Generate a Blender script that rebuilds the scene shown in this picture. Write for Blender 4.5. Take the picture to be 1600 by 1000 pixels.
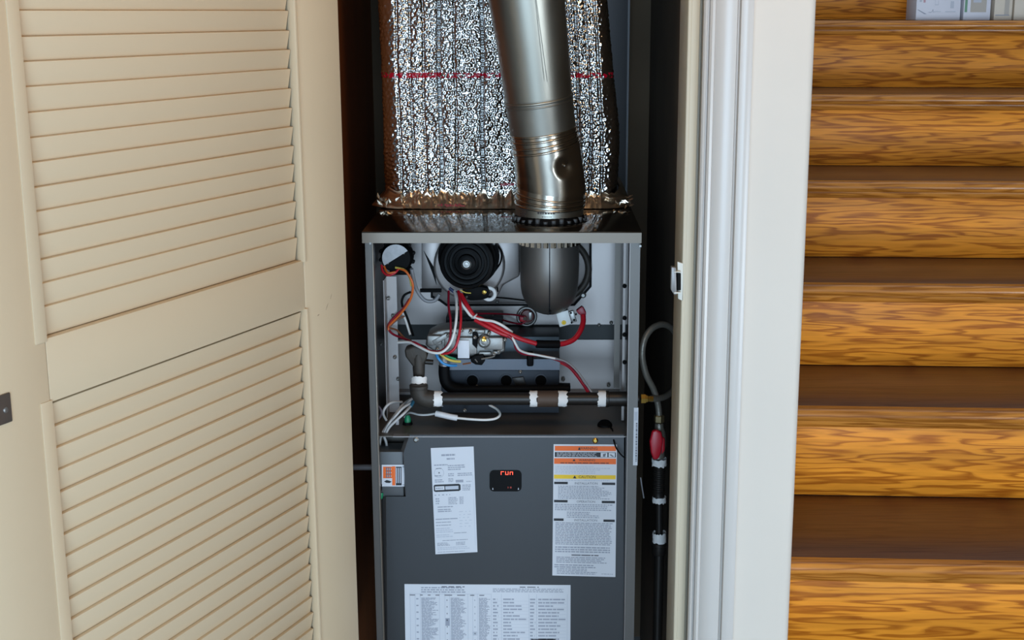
import bpy, bmesh, math, random
import numpy as np
from mathutils import Vector, Matrix

for o in list(bpy.data.objects):
    bpy.data.objects.remove(o)
SC = bpy.context.scene
COL = SC.collection

# ------------------------------------------------------------------ camera
F_PX, PITCH, EYE = 2100.0, math.atan(482 / 2100.0), 1.5
cam_d = bpy.data.cameras.new('camera')
cam_d.sensor_width = 36.0
cam_d.lens = F_PX / 1600.0 * 36.0
cam_d.shift_x = -48.0 / 1600.0
cam_d.clip_start = 0.05
cam = bpy.data.objects.new('camera', cam_d)
cam.location = (0, 0, EYE)
cam.rotation_euler = (math.pi / 2 - PITCH, 0, 0)
COL.objects.link(cam)
SC.camera = cam

# ------------------------------------------------------------------ light and exposure
SC.view_settings.view_transform = 'Standard'
SC.view_settings.look = 'None'
SC.view_settings.gamma = 1.0
SC.view_settings.use_curve_mapping = False
SC.view_settings.exposure = 0.0
w = bpy.data.worlds.new('sky')
SC.world = w
w.use_nodes = True
bg = w.node_tree.nodes['Background']
bg.inputs[0].default_value = (0.62, 0.78, 1.0, 1)
bg.inputs[1].default_value = 1.0

def area(name, loc, target, sx, sy, power, col):
    d = bpy.data.lights.new(name, 'AREA')
    d.shape = 'RECTANGLE'
    d.size, d.size_y, d.energy, d.color = sx, sy, power, col
    o = bpy.data.objects.new(name, d)
    o.location = loc
    v = Vector(target) - Vector(loc)
    o.rotation_euler = v.to_track_quat('-Z', 'Y').to_euler()
    COL.objects.link(o)
    return o
# daylight coming through the glazed door behind the camera, and through a side window
area('daylight_door', (-0.15, -2.15, 1.12), (0.1, 2.0, 0.85), 1.5, 1.7, 98, (0.55, 0.775, 1.0))
area('daylight_window', (2.1, -0.3, 0.62), (-0.5, 1.6, 0.45), 0.9, 0.8, 44, (0.74, 0.87, 1.0))
# warm hall lamp under the ceiling
lamp_d = bpy.data.lights.new('hall_lamp_light', 'POINT')
lamp_d.energy, lamp_d.color, lamp_d.shadow_soft_size = 9.5, (1.0, 0.58, 0.25), 0.10
lamp_o = bpy.data.objects.new('hall_lamp_light', lamp_d)
lamp_o.location = (0.28, 1.28, 2.12)
COL.objects.link(lamp_o)

# ------------------------------------------------------------------ helpers
CP, SP = math.cos(PITCH), math.sin(PITCH)
def at(u, v, Y):
    """point on the upright plane at distance Y that was measured at (u, v) in the photograph"""
    x, y = (u - 848) / F_PX, (v - 500) / F_PX
    dy, dz = CP - y * SP, -SP - y * CP
    t = Y / dy
    return Vector((x * t, Y, EYE + dz * t))
def ps(n, Y, v=500):
    """n photo pixels as metres at distance Y"""
    return n * Y / (CP - (v - 500) / F_PX * SP) / F_PX

class MB:
    def __init__(s): s.v, s.f = [], []
    def add(s, verts, faces):
        b = len(s.v)
        s.v += [tuple(p) for p in verts]
        s.f += [tuple(b + i for i in f) for f in faces]
        return s
    def box(s, a, b):
        x0, x1 = sorted((a[0], b[0])); y0, y1 = sorted((a[1], b[1])); z0, z1 = sorted((a[2], b[2]))
        return s.add([(x0,y0,z0),(x1,y0,z0),(x1,y1,z0),(x0,y1,z0),(x0,y0,z1),(x1,y0,z1),(x1,y1,z1),(x0,y1,z1)],
                     [(3,2,1,0),(4,5,6,7),(0,1,5,4),(1,2,6,5),(2,3,7,6),(3,0,4,7)])
    def prism(s, poly, off):
        """polygon (3D points) extruded by vector off"""
        n = len(poly); off = Vector(off)
        p = [Vector(q) for q in poly]
        nrm = Vector((0, 0, 0))
        for i in range(n):
            nrm += p[i].cross(p[(i + 1) % n])
        if nrm.dot(off) > 0: p = p[::-1]
        vs = p + [q + off for q in p]
        fs = [tuple(range(n)), tuple(range(2 * n - 1, n - 1, -1))]
        fs += [(i, n + i, n + (i + 1) % n, (i + 1) % n) for i in range(n)]
        return s.add(vs, fs)
    def lathe(s, o, d, prof, seg=24, caps=True):
        """profile [(radius, along)] turned about the axis o + t*d"""
        d = Vector(d).normalized(); o = Vector(o)
        e1 = d.orthogonal().normalized(); e2 = d.cross(e1)
        vs, fs = [], []
        for r, t in prof:
            for k in range(seg):
                a = 2 * math.pi * k / seg
                vs.append(o + d * t + (e1 * math.cos(a) + e2 * math.sin(a)) * r)
        m = len(prof)
        for i in range(m - 1):
            for k in range(seg):
                k2 = (k + 1) % seg
                fs.append((i*seg+k, i*seg+k2, (i+1)*seg+k2, (i+1)*seg+k))
        if caps:
            fs.append(tuple(range(seg - 1, -1, -1)))
            fs.append(tuple((m-1)*seg + k for k in range(seg)))
        return s.add(vs, fs)
    def cyl(s, a, b, r, r2=None, seg=20):
        a, b = Vector(a), Vector(b)
        return s.lathe(a, b - a, [(r, 0), (r if r2 is None else r2, (b - a).length)], seg)
    def tube(s, pts, rad, seg=10, normals=None, caps=True):
        pts = [Vector(p) for p in pts]; n = len(pts)
        rad = rad if isinstance(rad, (list, tuple)) else [rad] * n
        T = []
        for i in range(n):
            a = pts[max(i-1, 0)]; b = pts[min(i+1, n-1)]
            T.append((b - a).normalized())
        if normals: T = [Vector(q).normalized() for q in normals]
        e = T[0].orthogonal().normalized()
        vs, fs = [], []
        for i in range(n):
            e = (e - T[i] * e.dot(T[i])).normalized(); g = T[i].cross(e)
            for k in range(seg):
                a = 2 * math.pi * k / seg
                vs.append(pts[i] + (e * math.cos(a) + g * math.sin(a)) * rad[i])
        for i in range(n - 1):
            for k in range(seg):
                k2 = (k + 1) % seg
                fs.append((i*seg+k, i*seg+k2, (i+1)*seg+k2, (i+1)*seg+k))
        if caps:
            fs.append(tuple(range(seg - 1, -1, -1)))
            fs.append(tuple((n-1)*seg + k for k in range(seg)))
        return s.add(vs, fs)
    def torus(s, c, d, R, r, seg=32, ring=8):
        d = Vector(d).normalized(); c = Vector(c)
        e1 = d.orthogonal().normalized(); e2 = d.cross(e1)
        vs, fs = [], []
        for i in range(seg):
            a = 2*math.pi*i/seg; q = e1*math.cos(a) + e2*math.sin(a)
            for k in range(ring):
                b = 2*math.pi*k/ring
                vs.append(c + q*(R + r*math.cos(b)) + d*(r*math.sin(b)))
        for i in range(seg):
            for k in range(ring):
                fs.append((i*ring+k, ((i+1)%seg)*ring+k, ((i+1)%seg)*ring+(k+1)%ring, i*ring+(k+1)%ring))
        return s.add(vs, fs)
    def ball(s, c, r, seg=16, rings=8, sc=(1, 1, 1)):
        prof = [(max(1e-5, math.sin(math.pi*i/rings)), -math.cos(math.pi*i/rings)) for i in range(rings+1)]
        m = MB().lathe((0,0,0), (0,0,1), prof, seg)
        return s.add([(c[0]+x*r*sc[0], c[1]+y*r*sc[1], c[2]+z*r*sc[2]) for x, y, z in m.v], m.f)
    def build(s, name, mat, parent=None, bevel=0, smooth=None, label=None, kind=None, seg=2):
        me = bpy.data.meshes.new(name)
        me.from_pydata(s.v, [], s.f)
        if bevel or smooth is not None:
            bm = bmesh.new(); bm.from_mesh(me)
            bmesh.ops.recalc_face_normals(bm, faces=bm.faces)
            if bevel:
                ed = [e for e in bm.edges if len(e.link_faces) == 2 and e.calc_face_angle(0) > 0.5]
                bmesh.ops.bevel(bm, geom=ed, offset=bevel, segments=seg, affect='EDGES', profile=0.5, clamp_overlap=True)
            bm.to_mesh(me); bm.free()
        if smooth is not None or bevel:
            me.polygons.foreach_set('use_smooth', [True] * len(me.polygons))
            me.set_sharp_from_angle(angle=math.radians(smooth if smooth else 40))
        me.materials.append(mat)
        return link(name, me, parent, label, kind)

def link(name, me, parent=None, label=None, kind=None):
    o = bpy.data.objects.new(name, me)
    COL.objects.link(o)
    if parent is not None:
        o.parent = parent
        o.matrix_parent_inverse = Matrix.Identity(4)
        m = Matrix.Identity(4); q = parent
        while q is not None:
            m = q.matrix_basis @ m; q = q.parent
        o.matrix_basis = m.inverted()          # all part meshes are written in world coordinates
    if label: o['label'] = label
    if kind: o['kind'] = kind
    return o

def thing(name, label, cat, loc, group=None, rotz=0, kind=None):
    o = bpy.data.objects.new(name, None)
    o.location = loc; o.rotation_euler = (0, 0, rotz); o.empty_display_size = 0.05
    COL.objects.link(o)
    o['label'] = label
    if kind: o['kind'] = kind
    else: o['category'] = cat
    if group: o['group'] = group
    return o

def spline(pts, n=8):
    """Catmull-Rom through the points"""
    P = [Vector(p) for p in pts]
    P = [P[0]*2 - P[1]] + P + [P[-1]*2 - P[-2]]
    out = []
    for i in range(1, len(P) - 2):
        for k in range(n):
            t = k / n
            a, b, c, d = P[i-1], P[i], P[i+1], P[i+2]
            out.append(0.5*((b*2) + (c-a)*t + (a*2-b*5+c*4-d)*t*t + (b*3-a-c*3+d)*t*t*t))
    out.append(P[-2])
    return out

# ------------------------------------------------------------------ materials
def srgb(r, g, b):
    def c(x):
        x /= 255.0
        return x/12.92 if x <= 0.04045 else ((x+0.055)/1.055)**2.4
    return (c(r), c(g), c(b), 1)

def mat(name, col, rough=0.5, metal=0.0, var=0.0, vscale=8.0, bump=0.0, bscale=60.0, stretch=(1,1,1), coat=0.0, rvar=0.0, spec=0.5):
    m = bpy.data.materials.new(name); m.use_nodes = True
    nt = m.node_tree; p = nt.nodes['Principled BSDF']
    p.inputs['Base Color'].default_value = col
    p.inputs['Roughness'].default_value = rough
    p.inputs['Metallic'].default_value = metal
    p.inputs['Coat Weight'].default_value = coat
    p.inputs['Specular IOR Level'].default_value = spec
    if var or bump or rvar:
        tc = nt.nodes.new('ShaderNodeTexCoord'); mp = nt.nodes.new('ShaderNodeMapping')
        mp.inputs['Scale'].default_value = stretch
        nt.links.new(tc.outputs['Object'], mp.inputs['Vector'])
    if var or rvar:
        n = nt.nodes.new('ShaderNodeTexNoise'); n.inputs['Scale'].default_value = vscale; n.inputs['Detail'].default_value = 5
        nt.links.new(mp.outputs[0], n.inputs['Vector'])
    if var:
        mx = nt.nodes.new('ShaderNodeMix'); mx.data_type = 'RGBA'
        mx.inputs[6].default_value = tuple(max(0, c*(1-var)) for c in col[:3]) + (1,)
        mx.inputs[7].default_value = tuple(min(1, c*(1+var)) for c in col[:3]) + (1,)
        nt.links.new(n.outputs[0], mx.inputs[0]); nt.links.new(mx.outputs[2], p.inputs['Base Color'])
    if rvar:
        mr = nt.nodes.new('ShaderNodeMapRange')
        mr.inputs[3].default_value = max(0.02, rough-rvar); mr.inputs[4].default_value = min(1, rough+rvar)
        nt.links.new(n.outputs[0], mr.inputs[0]); nt.links.new(mr.outputs[0], p.inputs['Roughness'])
    if bump:
        nb = nt.nodes.new('ShaderNodeTexNoise'); nb.inputs['Scale'].default_value = bscale; nb.inputs['Detail'].default_value = 4
        bp = nt.nodes.new('ShaderNodeBump'); bp.inputs['Strength'].default_value = bump; bp.inputs['Distance'].default_value = 0.002
        nt.links.new(mp.outputs[0], nb.inputs['Vector']); nt.links.new(nb.outputs[0], bp.inputs['Height'])
        nt.links.new(bp.outputs[0], p.inputs['Normal'])
    return m

def oak(name, light, dark, rough=0.28, rings=13.0, coat=0.35):
    """flat-sawn oak: cathedral grain from the contour lines of a stretched noise field, plus fine pores"""
    m = bpy.data.materials.new(name); m.use_nodes = True
    nt = m.node_tree; N = nt.nodes.new; L = nt.links.new; p = nt.nodes['Principled BSDF']
    tc = N('ShaderNodeTexCoord'); oi = N('ShaderNodeObjectInfo')
    sh = N('ShaderNodeVectorMath'); sh.operation = 'MULTIPLY_ADD'
    cmb = N('ShaderNodeCombineXYZ')
    mul = N('ShaderNodeMath'); mul.operation = 'MULTIPLY'; mul.inputs[1].default_value = 37.0
    L(oi.outputs['Random'], mul.inputs[0])
    for i in range(3): L(mul.outputs[0], cmb.inputs[i])
    sh.inputs[1].default_value = (3.8, 62.0, 62.0)
    L(tc.outputs['Object'], sh.inputs[0]); L(cmb.outputs[0], sh.inputs[2])
    n1 = N('ShaderNodeTexNoise'); n1.inputs['Scale'].default_value = 0.8; n1.inputs['Detail'].default_value = 2.5; n1.inputs['Roughness'].default_value = 0.45
    L(sh.outputs[0], n1.inputs['Vector'])
    k = N('ShaderNodeMath'); k.operation = 'MULTIPLY'; k.inputs[1].default_value = rings
    L(n1.outputs[0], k.inputs[0])
    fr = N('ShaderNodeMath'); fr.operation = 'FRACT'; L(k.outputs[0], fr.inputs[0])
    cr = N('ShaderNodeValToRGB')
    e = cr.color_ramp.elements
    e[0].position = 0.0; e[0].color = (0.55, 0.55, 0.55, 1)
    e[1].position = 1.0; e[1].color = (0.8, 0.8, 0.8, 1)
    for pos, val in ((0.14, 0.05), (0.50, 0.10), (0.74, 0.75), (0.88, 1.0)):
        q = e.new(pos); q.color = (val, val, val, 1)
    L(fr.outputs[0], cr.inputs[0])
    sh2 = N('ShaderNodeVectorMath'); sh2.operation = 'MULTIPLY_ADD'; sh2.inputs[1].default_value = (9.0, 190.0, 190.0)
    L(tc.outputs['Object'], sh2.inputs[0]); L(cmb.outputs[0], sh2.inputs[2])
    n2 = N('ShaderNodeTexNoise'); n2.inputs['Scale'].default_value = 1.0; n2.inputs['Detail'].default_value = 3
    L(sh2.outputs[0], n2.inputs['Vector'])
    n3 = N('ShaderNodeTexNoise'); n3.inputs['Scale'].default_value = 0.45; L(sh.outputs[0], n3.inputs['Vector'])
    f1 = N('ShaderNodeMath'); f1.operation = 'MULTIPLY'; f1.inputs[1].default_value = 0.72; L(cr.outputs[0], f1.inputs[0])
    f2 = N('ShaderNodeMath'); f2.operation = 'MULTIPLY_ADD'; f2.inputs[1].default_value = 0.62; L(n2.outputs[0], f2.inputs[0]); L(f1.outputs[0], f2.inputs[2])
    f3 = N('ShaderNodeMath'); f3.operation = 'SUBTRACT'; f3.inputs[1].default_value = 0.20; f3.use_clamp = True; L(f2.outputs[0], f3.inputs[0])
    mx = N('ShaderNodeMix'); mx.data_type = 'RGBA'; mx.inputs[6].default_value = light; mx.inputs[7].default_value = dark
    L(f3.outputs[0], mx.inputs[0])
    hs = N('ShaderNodeHueSaturation')
    mr = N('ShaderNodeMapRange'); mr.inputs[1].default_value = 0.3; mr.inputs[2].default_value = 0.7; mr.inputs[3].default_value = 0.8; mr.inputs[4].default_value = 1.15
    L(n3.outputs[0], mr.inputs[0]); L(mr.outputs[0], hs.inputs['Value']); L(mx.outputs[2], hs.inputs['Color'])
    L(hs.outputs[0], p.inputs['Base Color'])
    p.inputs['Roughness'].default_value = rough
    p.inputs['Coat Weight'].default_value = coat; p.inputs['Coat Roughness'].default_value = 0.16; p.inputs['Specular IOR Level'].default_value = 0.16 if coat < 0.1 else 0.3
    bp = N('ShaderNodeBump'); bp.inputs['Strength'].default_value = 0.12; bp.inputs['Distance'].default_value = 0.001
    L(f3.outputs[0], bp.inputs['Height']); L(bp.outputs[0], p.inputs['Normal'])
    return m

def emit(name, col, s):
    m = bpy.data.materials.new(name); m.use_nodes = True
    p = m.node_tree.nodes['Principled BSDF']
    p.inputs['Base Color'].default_value = (0, 0, 0, 1)
    p.inputs['Emission Color'].default_value = col; p.inputs['Emission Strength'].default_value = s
    return m

M = {}
M['wall'] = mat('painted_plaster', srgb(211, 201, 188), 0.62, var=0.035, vscale=5, bump=0.10, bscale=38)
M['trim'] = mat('white_gloss_paint', srgb(195, 189, 182), 0.32, var=0.03, vscale=9, bump=0.05, bscale=50, stretch=(1,1,0.12))
M['jamb'] = mat('cream_paint', srgb(190, 178, 154), 0.45, var=0.05, vscale=20, bump=0.08, bscale=60, stretch=(1,1,0.15))
M['door'] = mat('tan_door_paint', srgb(204, 182, 150), 0.5, var=0.035, vscale=7, bump=0.14, bscale=70, stretch=(0.35,0.35,1))
M['room'] = mat('room_paint', srgb(112, 106, 98), 0.8)
M['ceil'] = mat('ceiling_paint', srgb(180, 172, 160), 0.9)
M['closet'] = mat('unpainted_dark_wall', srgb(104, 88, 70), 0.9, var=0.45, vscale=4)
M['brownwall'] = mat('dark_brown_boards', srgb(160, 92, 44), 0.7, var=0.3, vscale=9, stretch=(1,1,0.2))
M['oak'] = oak('golden_oak', srgb(242, 154, 46), srgb(150, 74, 6), rings=6.0, rough=0.42, coat=0.02)
M['oak_nose'] = oak('golden_oak_nosing', srgb(206, 134, 56), srgb(140, 78, 22), rings=6, rough=0.26, coat=0.2)
M['tread'] = oak('dark_stained_oak', srgb(112, 70, 38), srgb(92, 52, 26), rings=6, rough=0.34, coat=0.15)
M['steel'] = mat('grey_painted_steel', srgb(72, 72, 73), 0.38, 0.8, var=0.05, vscale=6, rvar=0.05, stretch=(1,1,0.3))
M['steel_in'] = mat('galvanised_inner_steel', srgb(150, 142, 138), 0.42, 0.65, var=0.08, vscale=10, rvar=0.06)
M['steel_top'] = mat('top_plate_steel', srgb(104, 98, 90), 0.10, 0.95, var=0.08, vscale=14, rvar=0.04, stretch=(1,0.3,1))
M['flange'] = mat('edge_flange_steel', srgb(100, 96, 92), 0.4, 0.5, var=0.06, vscale=9)
M['deck'] = mat('deck_steel', srgb(112, 106, 100), 0.5, 0.6, var=0.12, vscale=12)
M['darksteel'] = mat('dark_burner_steel', srgb(72, 79, 84), 0.46, 0.7, var=0.1, vscale=12)
M['bluesteel'] = mat('burner_ledge_steel', srgb(98, 102, 110), 0.5, 0.5, var=0.06, vscale=12)
M['navy'] = mat('dark_blue_black_steel', srgb(30, 34, 42), 0.5, 0.4, var=0.2, vscale=20)
M['black'] = mat('black_plastic', srgb(9, 9, 10), 0.6, spec=0.1)
M['motor'] = mat('black_motor_enamel', srgb(8, 8, 9), 0.5, spec=0.12)
M['iron'] = mat('black_iron', srgb(46, 42, 39), 0.42, 0.5, var=0.2, vscale=30, bump=0.1, bscale=120)
M['castiron'] = mat('rough_brown_iron', srgb(66, 60, 54), 0.6, 0.4, var=0.25, vscale=40, bump=0.3, bscale=160)
M['brownpipe'] = mat('brown_coupling', srgb(84, 66, 54), 0.6, 0.3, var=0.2, vscale=40)
M['tape'] = mat('white_thread_tape', srgb(232, 228, 224), 0.7, var=0.1, vscale=60, bump=0.4, bscale=150)
M['galv'] = mat('galvanised_pipe', srgb(172, 168, 156), 0.42, 1.0, var=0.14, vscale=16, rvar=0.1, stretch=(1,1,0.35), bump=0.03, bscale=30)
M['galv_old'] = mat('dull_galvanised_collar', srgb(152, 148, 138), 0.46, 1.0, var=0.2, vscale=22, rvar=0.08)
M['shiny'] = mat('bright_elbow_steel', srgb(190, 182, 168), 0.24, 1.0, var=0.08, vscale=12, rvar=0.05, bump=0.05, bscale=22)
M['elbow'] = mat('dark_flue_elbow', srgb(132, 126, 120), 0.46, 0.8, var=0.1, vscale=10, rvar=0.05)
M['cast'] = mat('cast_aluminium', srgb(146, 144, 140), 0.48, 0.85, var=0.12, vscale=30, bump=0.2, bscale=120)
M['brass'] = mat('brass', srgb(196, 164, 84), 0.25, 1.0, var=0.1, vscale=30)
M['screw'] = mat('zinc_screw', srgb(150, 148, 144), 0.42, 0.9)
M['paper'] = mat('white_sticker', srgb(206, 208, 214), 0.45)
M['ink'] = mat('grey_print', srgb(150, 154, 166), 0.6)
M['ink_l'] = mat('light_grey_print', srgb(184, 188, 198), 0.6)
M['inkblack'] = mat('black_print', srgb(20, 20, 26), 0.5)
M['orange'] = mat('orange_print', srgb(232, 104, 26), 0.5)
M['yellow'] = mat('yellow_print', srgb(232, 192, 30), 0.5)
M['greyprint'] = mat('dark_grey_print', srgb(104, 104, 112), 0.5)
M['red_w'] = mat('red_insulation', srgb(178, 20, 36), 0.4, var=0.1, vscale=30)
M['dred_w'] = mat('dark_red_insulation', srgb(140, 20, 42), 0.42)
M['white_w'] = mat('white_insulation', srgb(222, 220, 216), 0.45)
M['orange_w'] = mat('orange_insulation', srgb(206, 96, 34), 0.42)
M['yellow_w'] = mat('yellow_insulation', srgb(206, 182, 84), 0.42)
M['blue_w'] = mat('blue_insulation', srgb(56, 136, 196), 0.42)
M['green_w'] = mat('green_insulation', srgb(20, 128, 84), 0.42)
M['brown_w'] = mat('brown_insulation', srgb(112, 66, 38), 0.42)
M['grey_w'] = mat('grey_tubing', srgb(136, 134, 136), 0.4)
M['greyw2'] = mat('pale_grey_insulation', srgb(186, 184, 182), 0.45)
M['flex'] = mat('grey_flex_connector', srgb(128, 122, 112), 0.4, 0.5, var=0.1, vscale=40, bump=0.3, bscale=300)
M['redlever'] = mat('red_vinyl_lever', srgb(186, 22, 40), 0.38, var=0.1, vscale=30)
M['hinge'] = mat('bronze_hinge', srgb(108, 98, 90), 0.4, 0.6, var=0.1, vscale=40)
M['catch'] = mat('painted_catch', srgb(206, 204, 194), 0.45)
M['catch_grey'] = mat('grey_catch_steel', srgb(132, 128, 126), 0.4, 0.4)
M['led'] = emit('red_led', (1.0, 0.08, 0.04, 1), 3.0)
M['led_reflect'] = emit('red_led_reflection', (1.0, 0.12, 0.08, 1), 0.35)
M['glass'] = mat('dark_display_glass', srgb(6, 4, 4), 0.35, spec=0.12)
M['box_white'] = mat('white_card', srgb(214, 214, 222), 0.55, var=0.03, vscale=20)
M['box_green'] = mat('green_card', srgb(104, 148, 118), 0.55)
M['box_cream'] = mat('cream_card', srgb(214, 202, 184), 0.6, var=0.04, vscale=20)
M['box_grey'] = mat('grey_card', srgb(176, 168, 158), 0.6)
M['blue_print'] = mat('blue_print', srgb(120, 150, 196), 0.6)
M['pink_print'] = mat('pink_print', srgb(190, 150, 158), 0.6)
M['duct'] = mat('bare_duct_steel', srgb(84, 84, 86), 0.45, 0.8, var=0.1, vscale=8)
M['lampglass'] = emit('lit_lamp_glass', (1.0, 0.78, 0.5, 1), 3.0)

def foil_mat():
    m = bpy.data.materials.new('bubble_foil'); m.use_nodes = True
    nt = m.node_tree; N = nt.nodes.new; L = nt.links.new; p = nt.nodes['Principled BSDF']
    p.inputs['Metallic'].default_value = 1.0
    tc = N('ShaderNodeTexCoord')
    n = N('ShaderNodeTexNoise'); n.inputs['Scale'].default_value = 80; n.inputs['Detail'].default_value = 2; n.inputs['Distortion'].default_value = 0.6
    L(tc.outputs['Object'], n.inputs['Vector'])
    bp = N('ShaderNodeBump'); bp.inputs['Strength'].default_value = 0.35; bp.inputs['Distance'].default_value = 0.004
    L(n.outputs[0], bp.inputs['Height']); L(bp.outputs[0], p.inputs['Normal'])
    p.inputs['Roughness'].default_value = 0.13
    # printed red line of lettering around the wrap
    sx = N('ShaderNodeSeparateXYZ'); L(tc.outputs['Object'], sx.inputs[0])
    def band(z, h):
        a = N('ShaderNodeMath'); a.operation = 'SUBTRACT'; a.inputs[1].default_value = z; L(sx.outputs['Z'], a.inputs[0])
        b = N('ShaderNodeMath'); b.operation = 'ABSOLUTE'; L(a.outputs[0], b.inputs[0])
        c = N('ShaderNodeMath'); c.operation = 'LESS_THAN'; c.inputs[1].default_value = h; L(b.outputs[0], c.inputs[0])
        return c
    b1 = band(RED_Z, 0.0045)
    mp = N('ShaderNodeMapping'); mp.inputs['Scale'].default_value = (210, 40, 190); L(tc.outputs['Object'], mp.inputs[0])
    n2 = N('ShaderNodeTexNoise'); n2.inputs['Scale'].default_value = 1.0; n2.inputs['Detail'].default_value = 1; L(mp.outputs[0], n2.inputs['Vector'])
    g = N('ShaderNodeMath'); g.operation = 'GREATER_THAN'; g.inputs[1].default_value = 0.47; L(n2.outputs[0], g.inputs[0])
    q = N('ShaderNodeMath'); q.operation = 'MULTIPLY'; L(b1.outputs[0], q.inputs[0]); L(g.outputs[0], q.inputs[1])
    mx = N('ShaderNodeMix'); mx.data_type = 'RGBA'; mx.inputs[6].default_value = (0.50, 0.49, 0.48, 1); mx.inputs[7].default_value = srgb(176, 16, 40)
    L(q.outputs[0], mx.inputs[0]); L(mx.outputs[2], p.inputs['Base Color'])
    s = N('ShaderNodeMath'); s.operation = 'SUBTRACT'; s.inputs[0].default_value = 1.0; L(q.outputs[0], s.inputs[1]); L(s.outputs[0], p.inputs['Metallic'])
    return m

# ------------------------------------------------------------------ room shell
YW = 1.95                      # face of the wall that holds the closet opening
XJ = at(1063, 500, YW).x       # right jamb of the opening
XC = at(1255, 500, YW).x       # corner of the wall beside the stairs
XCLOSET = 0.243                # inner face of the closet's right wall
YBACK = 3.05
def struct(name, mb, m, label, **k):
    o = mb.build(name, m, **k); o['kind'] = 'structure'; o['label'] = label
    return o
struct('floor', MB().box((-2.4, -2.3, -0.05), (2.2, 5.2, 0)), mat('pale_floor', srgb(176, 178, 182), 0.5, var=0.05, vscale=3), 'pale grey floor of the hall')
struct('ceiling', MB().box((-2.4, -2.3, 2.5), (2.2, 2.3, 2.56)), M['ceil'], 'plain pale ceiling over the hall')
struct('wall_left', MB().box((-2.46, -2.3, 0), (-2.4, 2.05, 2.5)), M['room'], 'plain painted wall on the left of the hall')
mb = MB()
mb.box((2.2, -2.3, 0), (2.26, -1.05, 2.5)).box((2.2, 0.25, 0), (2.26, 5.2, 2.5)).box((2.2, -1.05, 0), (2.26, 0.25, 0.18)).box((2.2, -1.05, 1.25), (2.26, 0.25, 2.5))
struct('wall_right', mb, M['room'], 'painted wall with a window opening on the right of the hall')
mb = MB()
mb.box((-2.4, -2.36, 0), (-0.95, -2.3, 2.5)).box((0.65, -2.36, 0), (2.2, -2.3, 2.5)).box((-0.95, -2.36, 2.02), (0.65, -2.3, 2.5)).box((-0.95, -2.36, 0), (0.65, -2.3, 0.2))
struct('wall_rear', mb, M['room'], 'wall behind the viewer with a glazed door opening')
struct('wall_stairs', MB().box((0.40, 4.9, 0), (2.2, 4.96, 4.0)), M['room'], 'wall at the head of the stairs')
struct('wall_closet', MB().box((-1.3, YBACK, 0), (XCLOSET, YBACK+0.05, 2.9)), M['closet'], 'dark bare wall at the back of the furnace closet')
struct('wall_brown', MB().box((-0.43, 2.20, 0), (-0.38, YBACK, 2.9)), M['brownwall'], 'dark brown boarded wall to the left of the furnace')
mb = MB().box((-2.4, YW, 0), (-1.12, YW+0.1, 2.5)).box((-1.12, YW, 2.10), (XJ, YW+0.1, 2.5)).box((-1.3, YW+0.1, 2.86), (XCLOSET, YBACK, 2.9)).box((-1.34, YW+0.1, 0), (-1.3, YBACK, 2.9))
struct('wall_front', mb, M['room'], 'wall around the closet opening, above and left of it')
def xw(u): return at(u, 500, YW).x
# partition between closet and stairs: rounded plaster corner towards the stairs
def corner_poly(x0, x1, y0, y1, r, n=8):
    p = [(x0, y1), (x0, y0)]
    for i in range(n + 1):
        a = -math.pi/2 + (math.pi/2) * i / n
        p.append((x1 - r + r*math.cos(a), y0 + r + r*math.sin(a)))
    p.append((x1, y1))
    return p
mb = MB().prism([Vector((x, y, 0)) for x, y in corner_poly(XCLOSET, XC, YW, 4.9, 0.012)], (0, 0, 2.5))
struct('wall_partition', mb, M['wall'], 'cream plaster wall end between the closet trim and the stairs', smooth=35)

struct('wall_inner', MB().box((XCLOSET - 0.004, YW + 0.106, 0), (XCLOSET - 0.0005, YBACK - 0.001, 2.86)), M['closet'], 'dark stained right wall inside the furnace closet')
# ---- casing and jamb
prof = [(1085.5, -0.01), (1085.5, 0.015), (1088, 0.0175), (1091, 0.015), (1092, 0.009), (1094, 0.009), (1095, 0.017), (1098, 0.0195),
        (1102, 0.0185), (1103.5, 0.0135), (1105, 0.0150), (1112, 0.0185), (1120, 0.0205), (1128, 0.0210), (1134, 0.0205), (1136, 0.0150), (1138, 0.0155),
        (1139.5, 0.0235), (1146, 0.0255), (1153, 0.0255), (1158, 0.0235), (1159.5, 0.0), (1100, 0.0), (1100, -0.01)]
mb = MB().prism([Vector((xw(u), YW - 0.0005 - d, 0.0)) for u, d in prof], (0, 0, 2.16))
t1 = struct('trim_1', mb, M['trim'], 'white moulded door casing on the right side of the closet opening', smooth=28)
mb = MB().box((XJ, YW - 0.004, 0), (xw(1081), YW + 0.105, 2.10)).box((XJ + 0.0005, YW - 0.006, 0), (xw(1069), YW - 0.004, 2.10))
mb.box((xw(1081), YW+0.018, 0), (XCLOSET-0.0005, YW + 0.105, 2.10))
t2 = struct('trim_2', mb, M['jamb'], 'cream painted jamb edge beside the white casing', bevel=0.0015)
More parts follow.
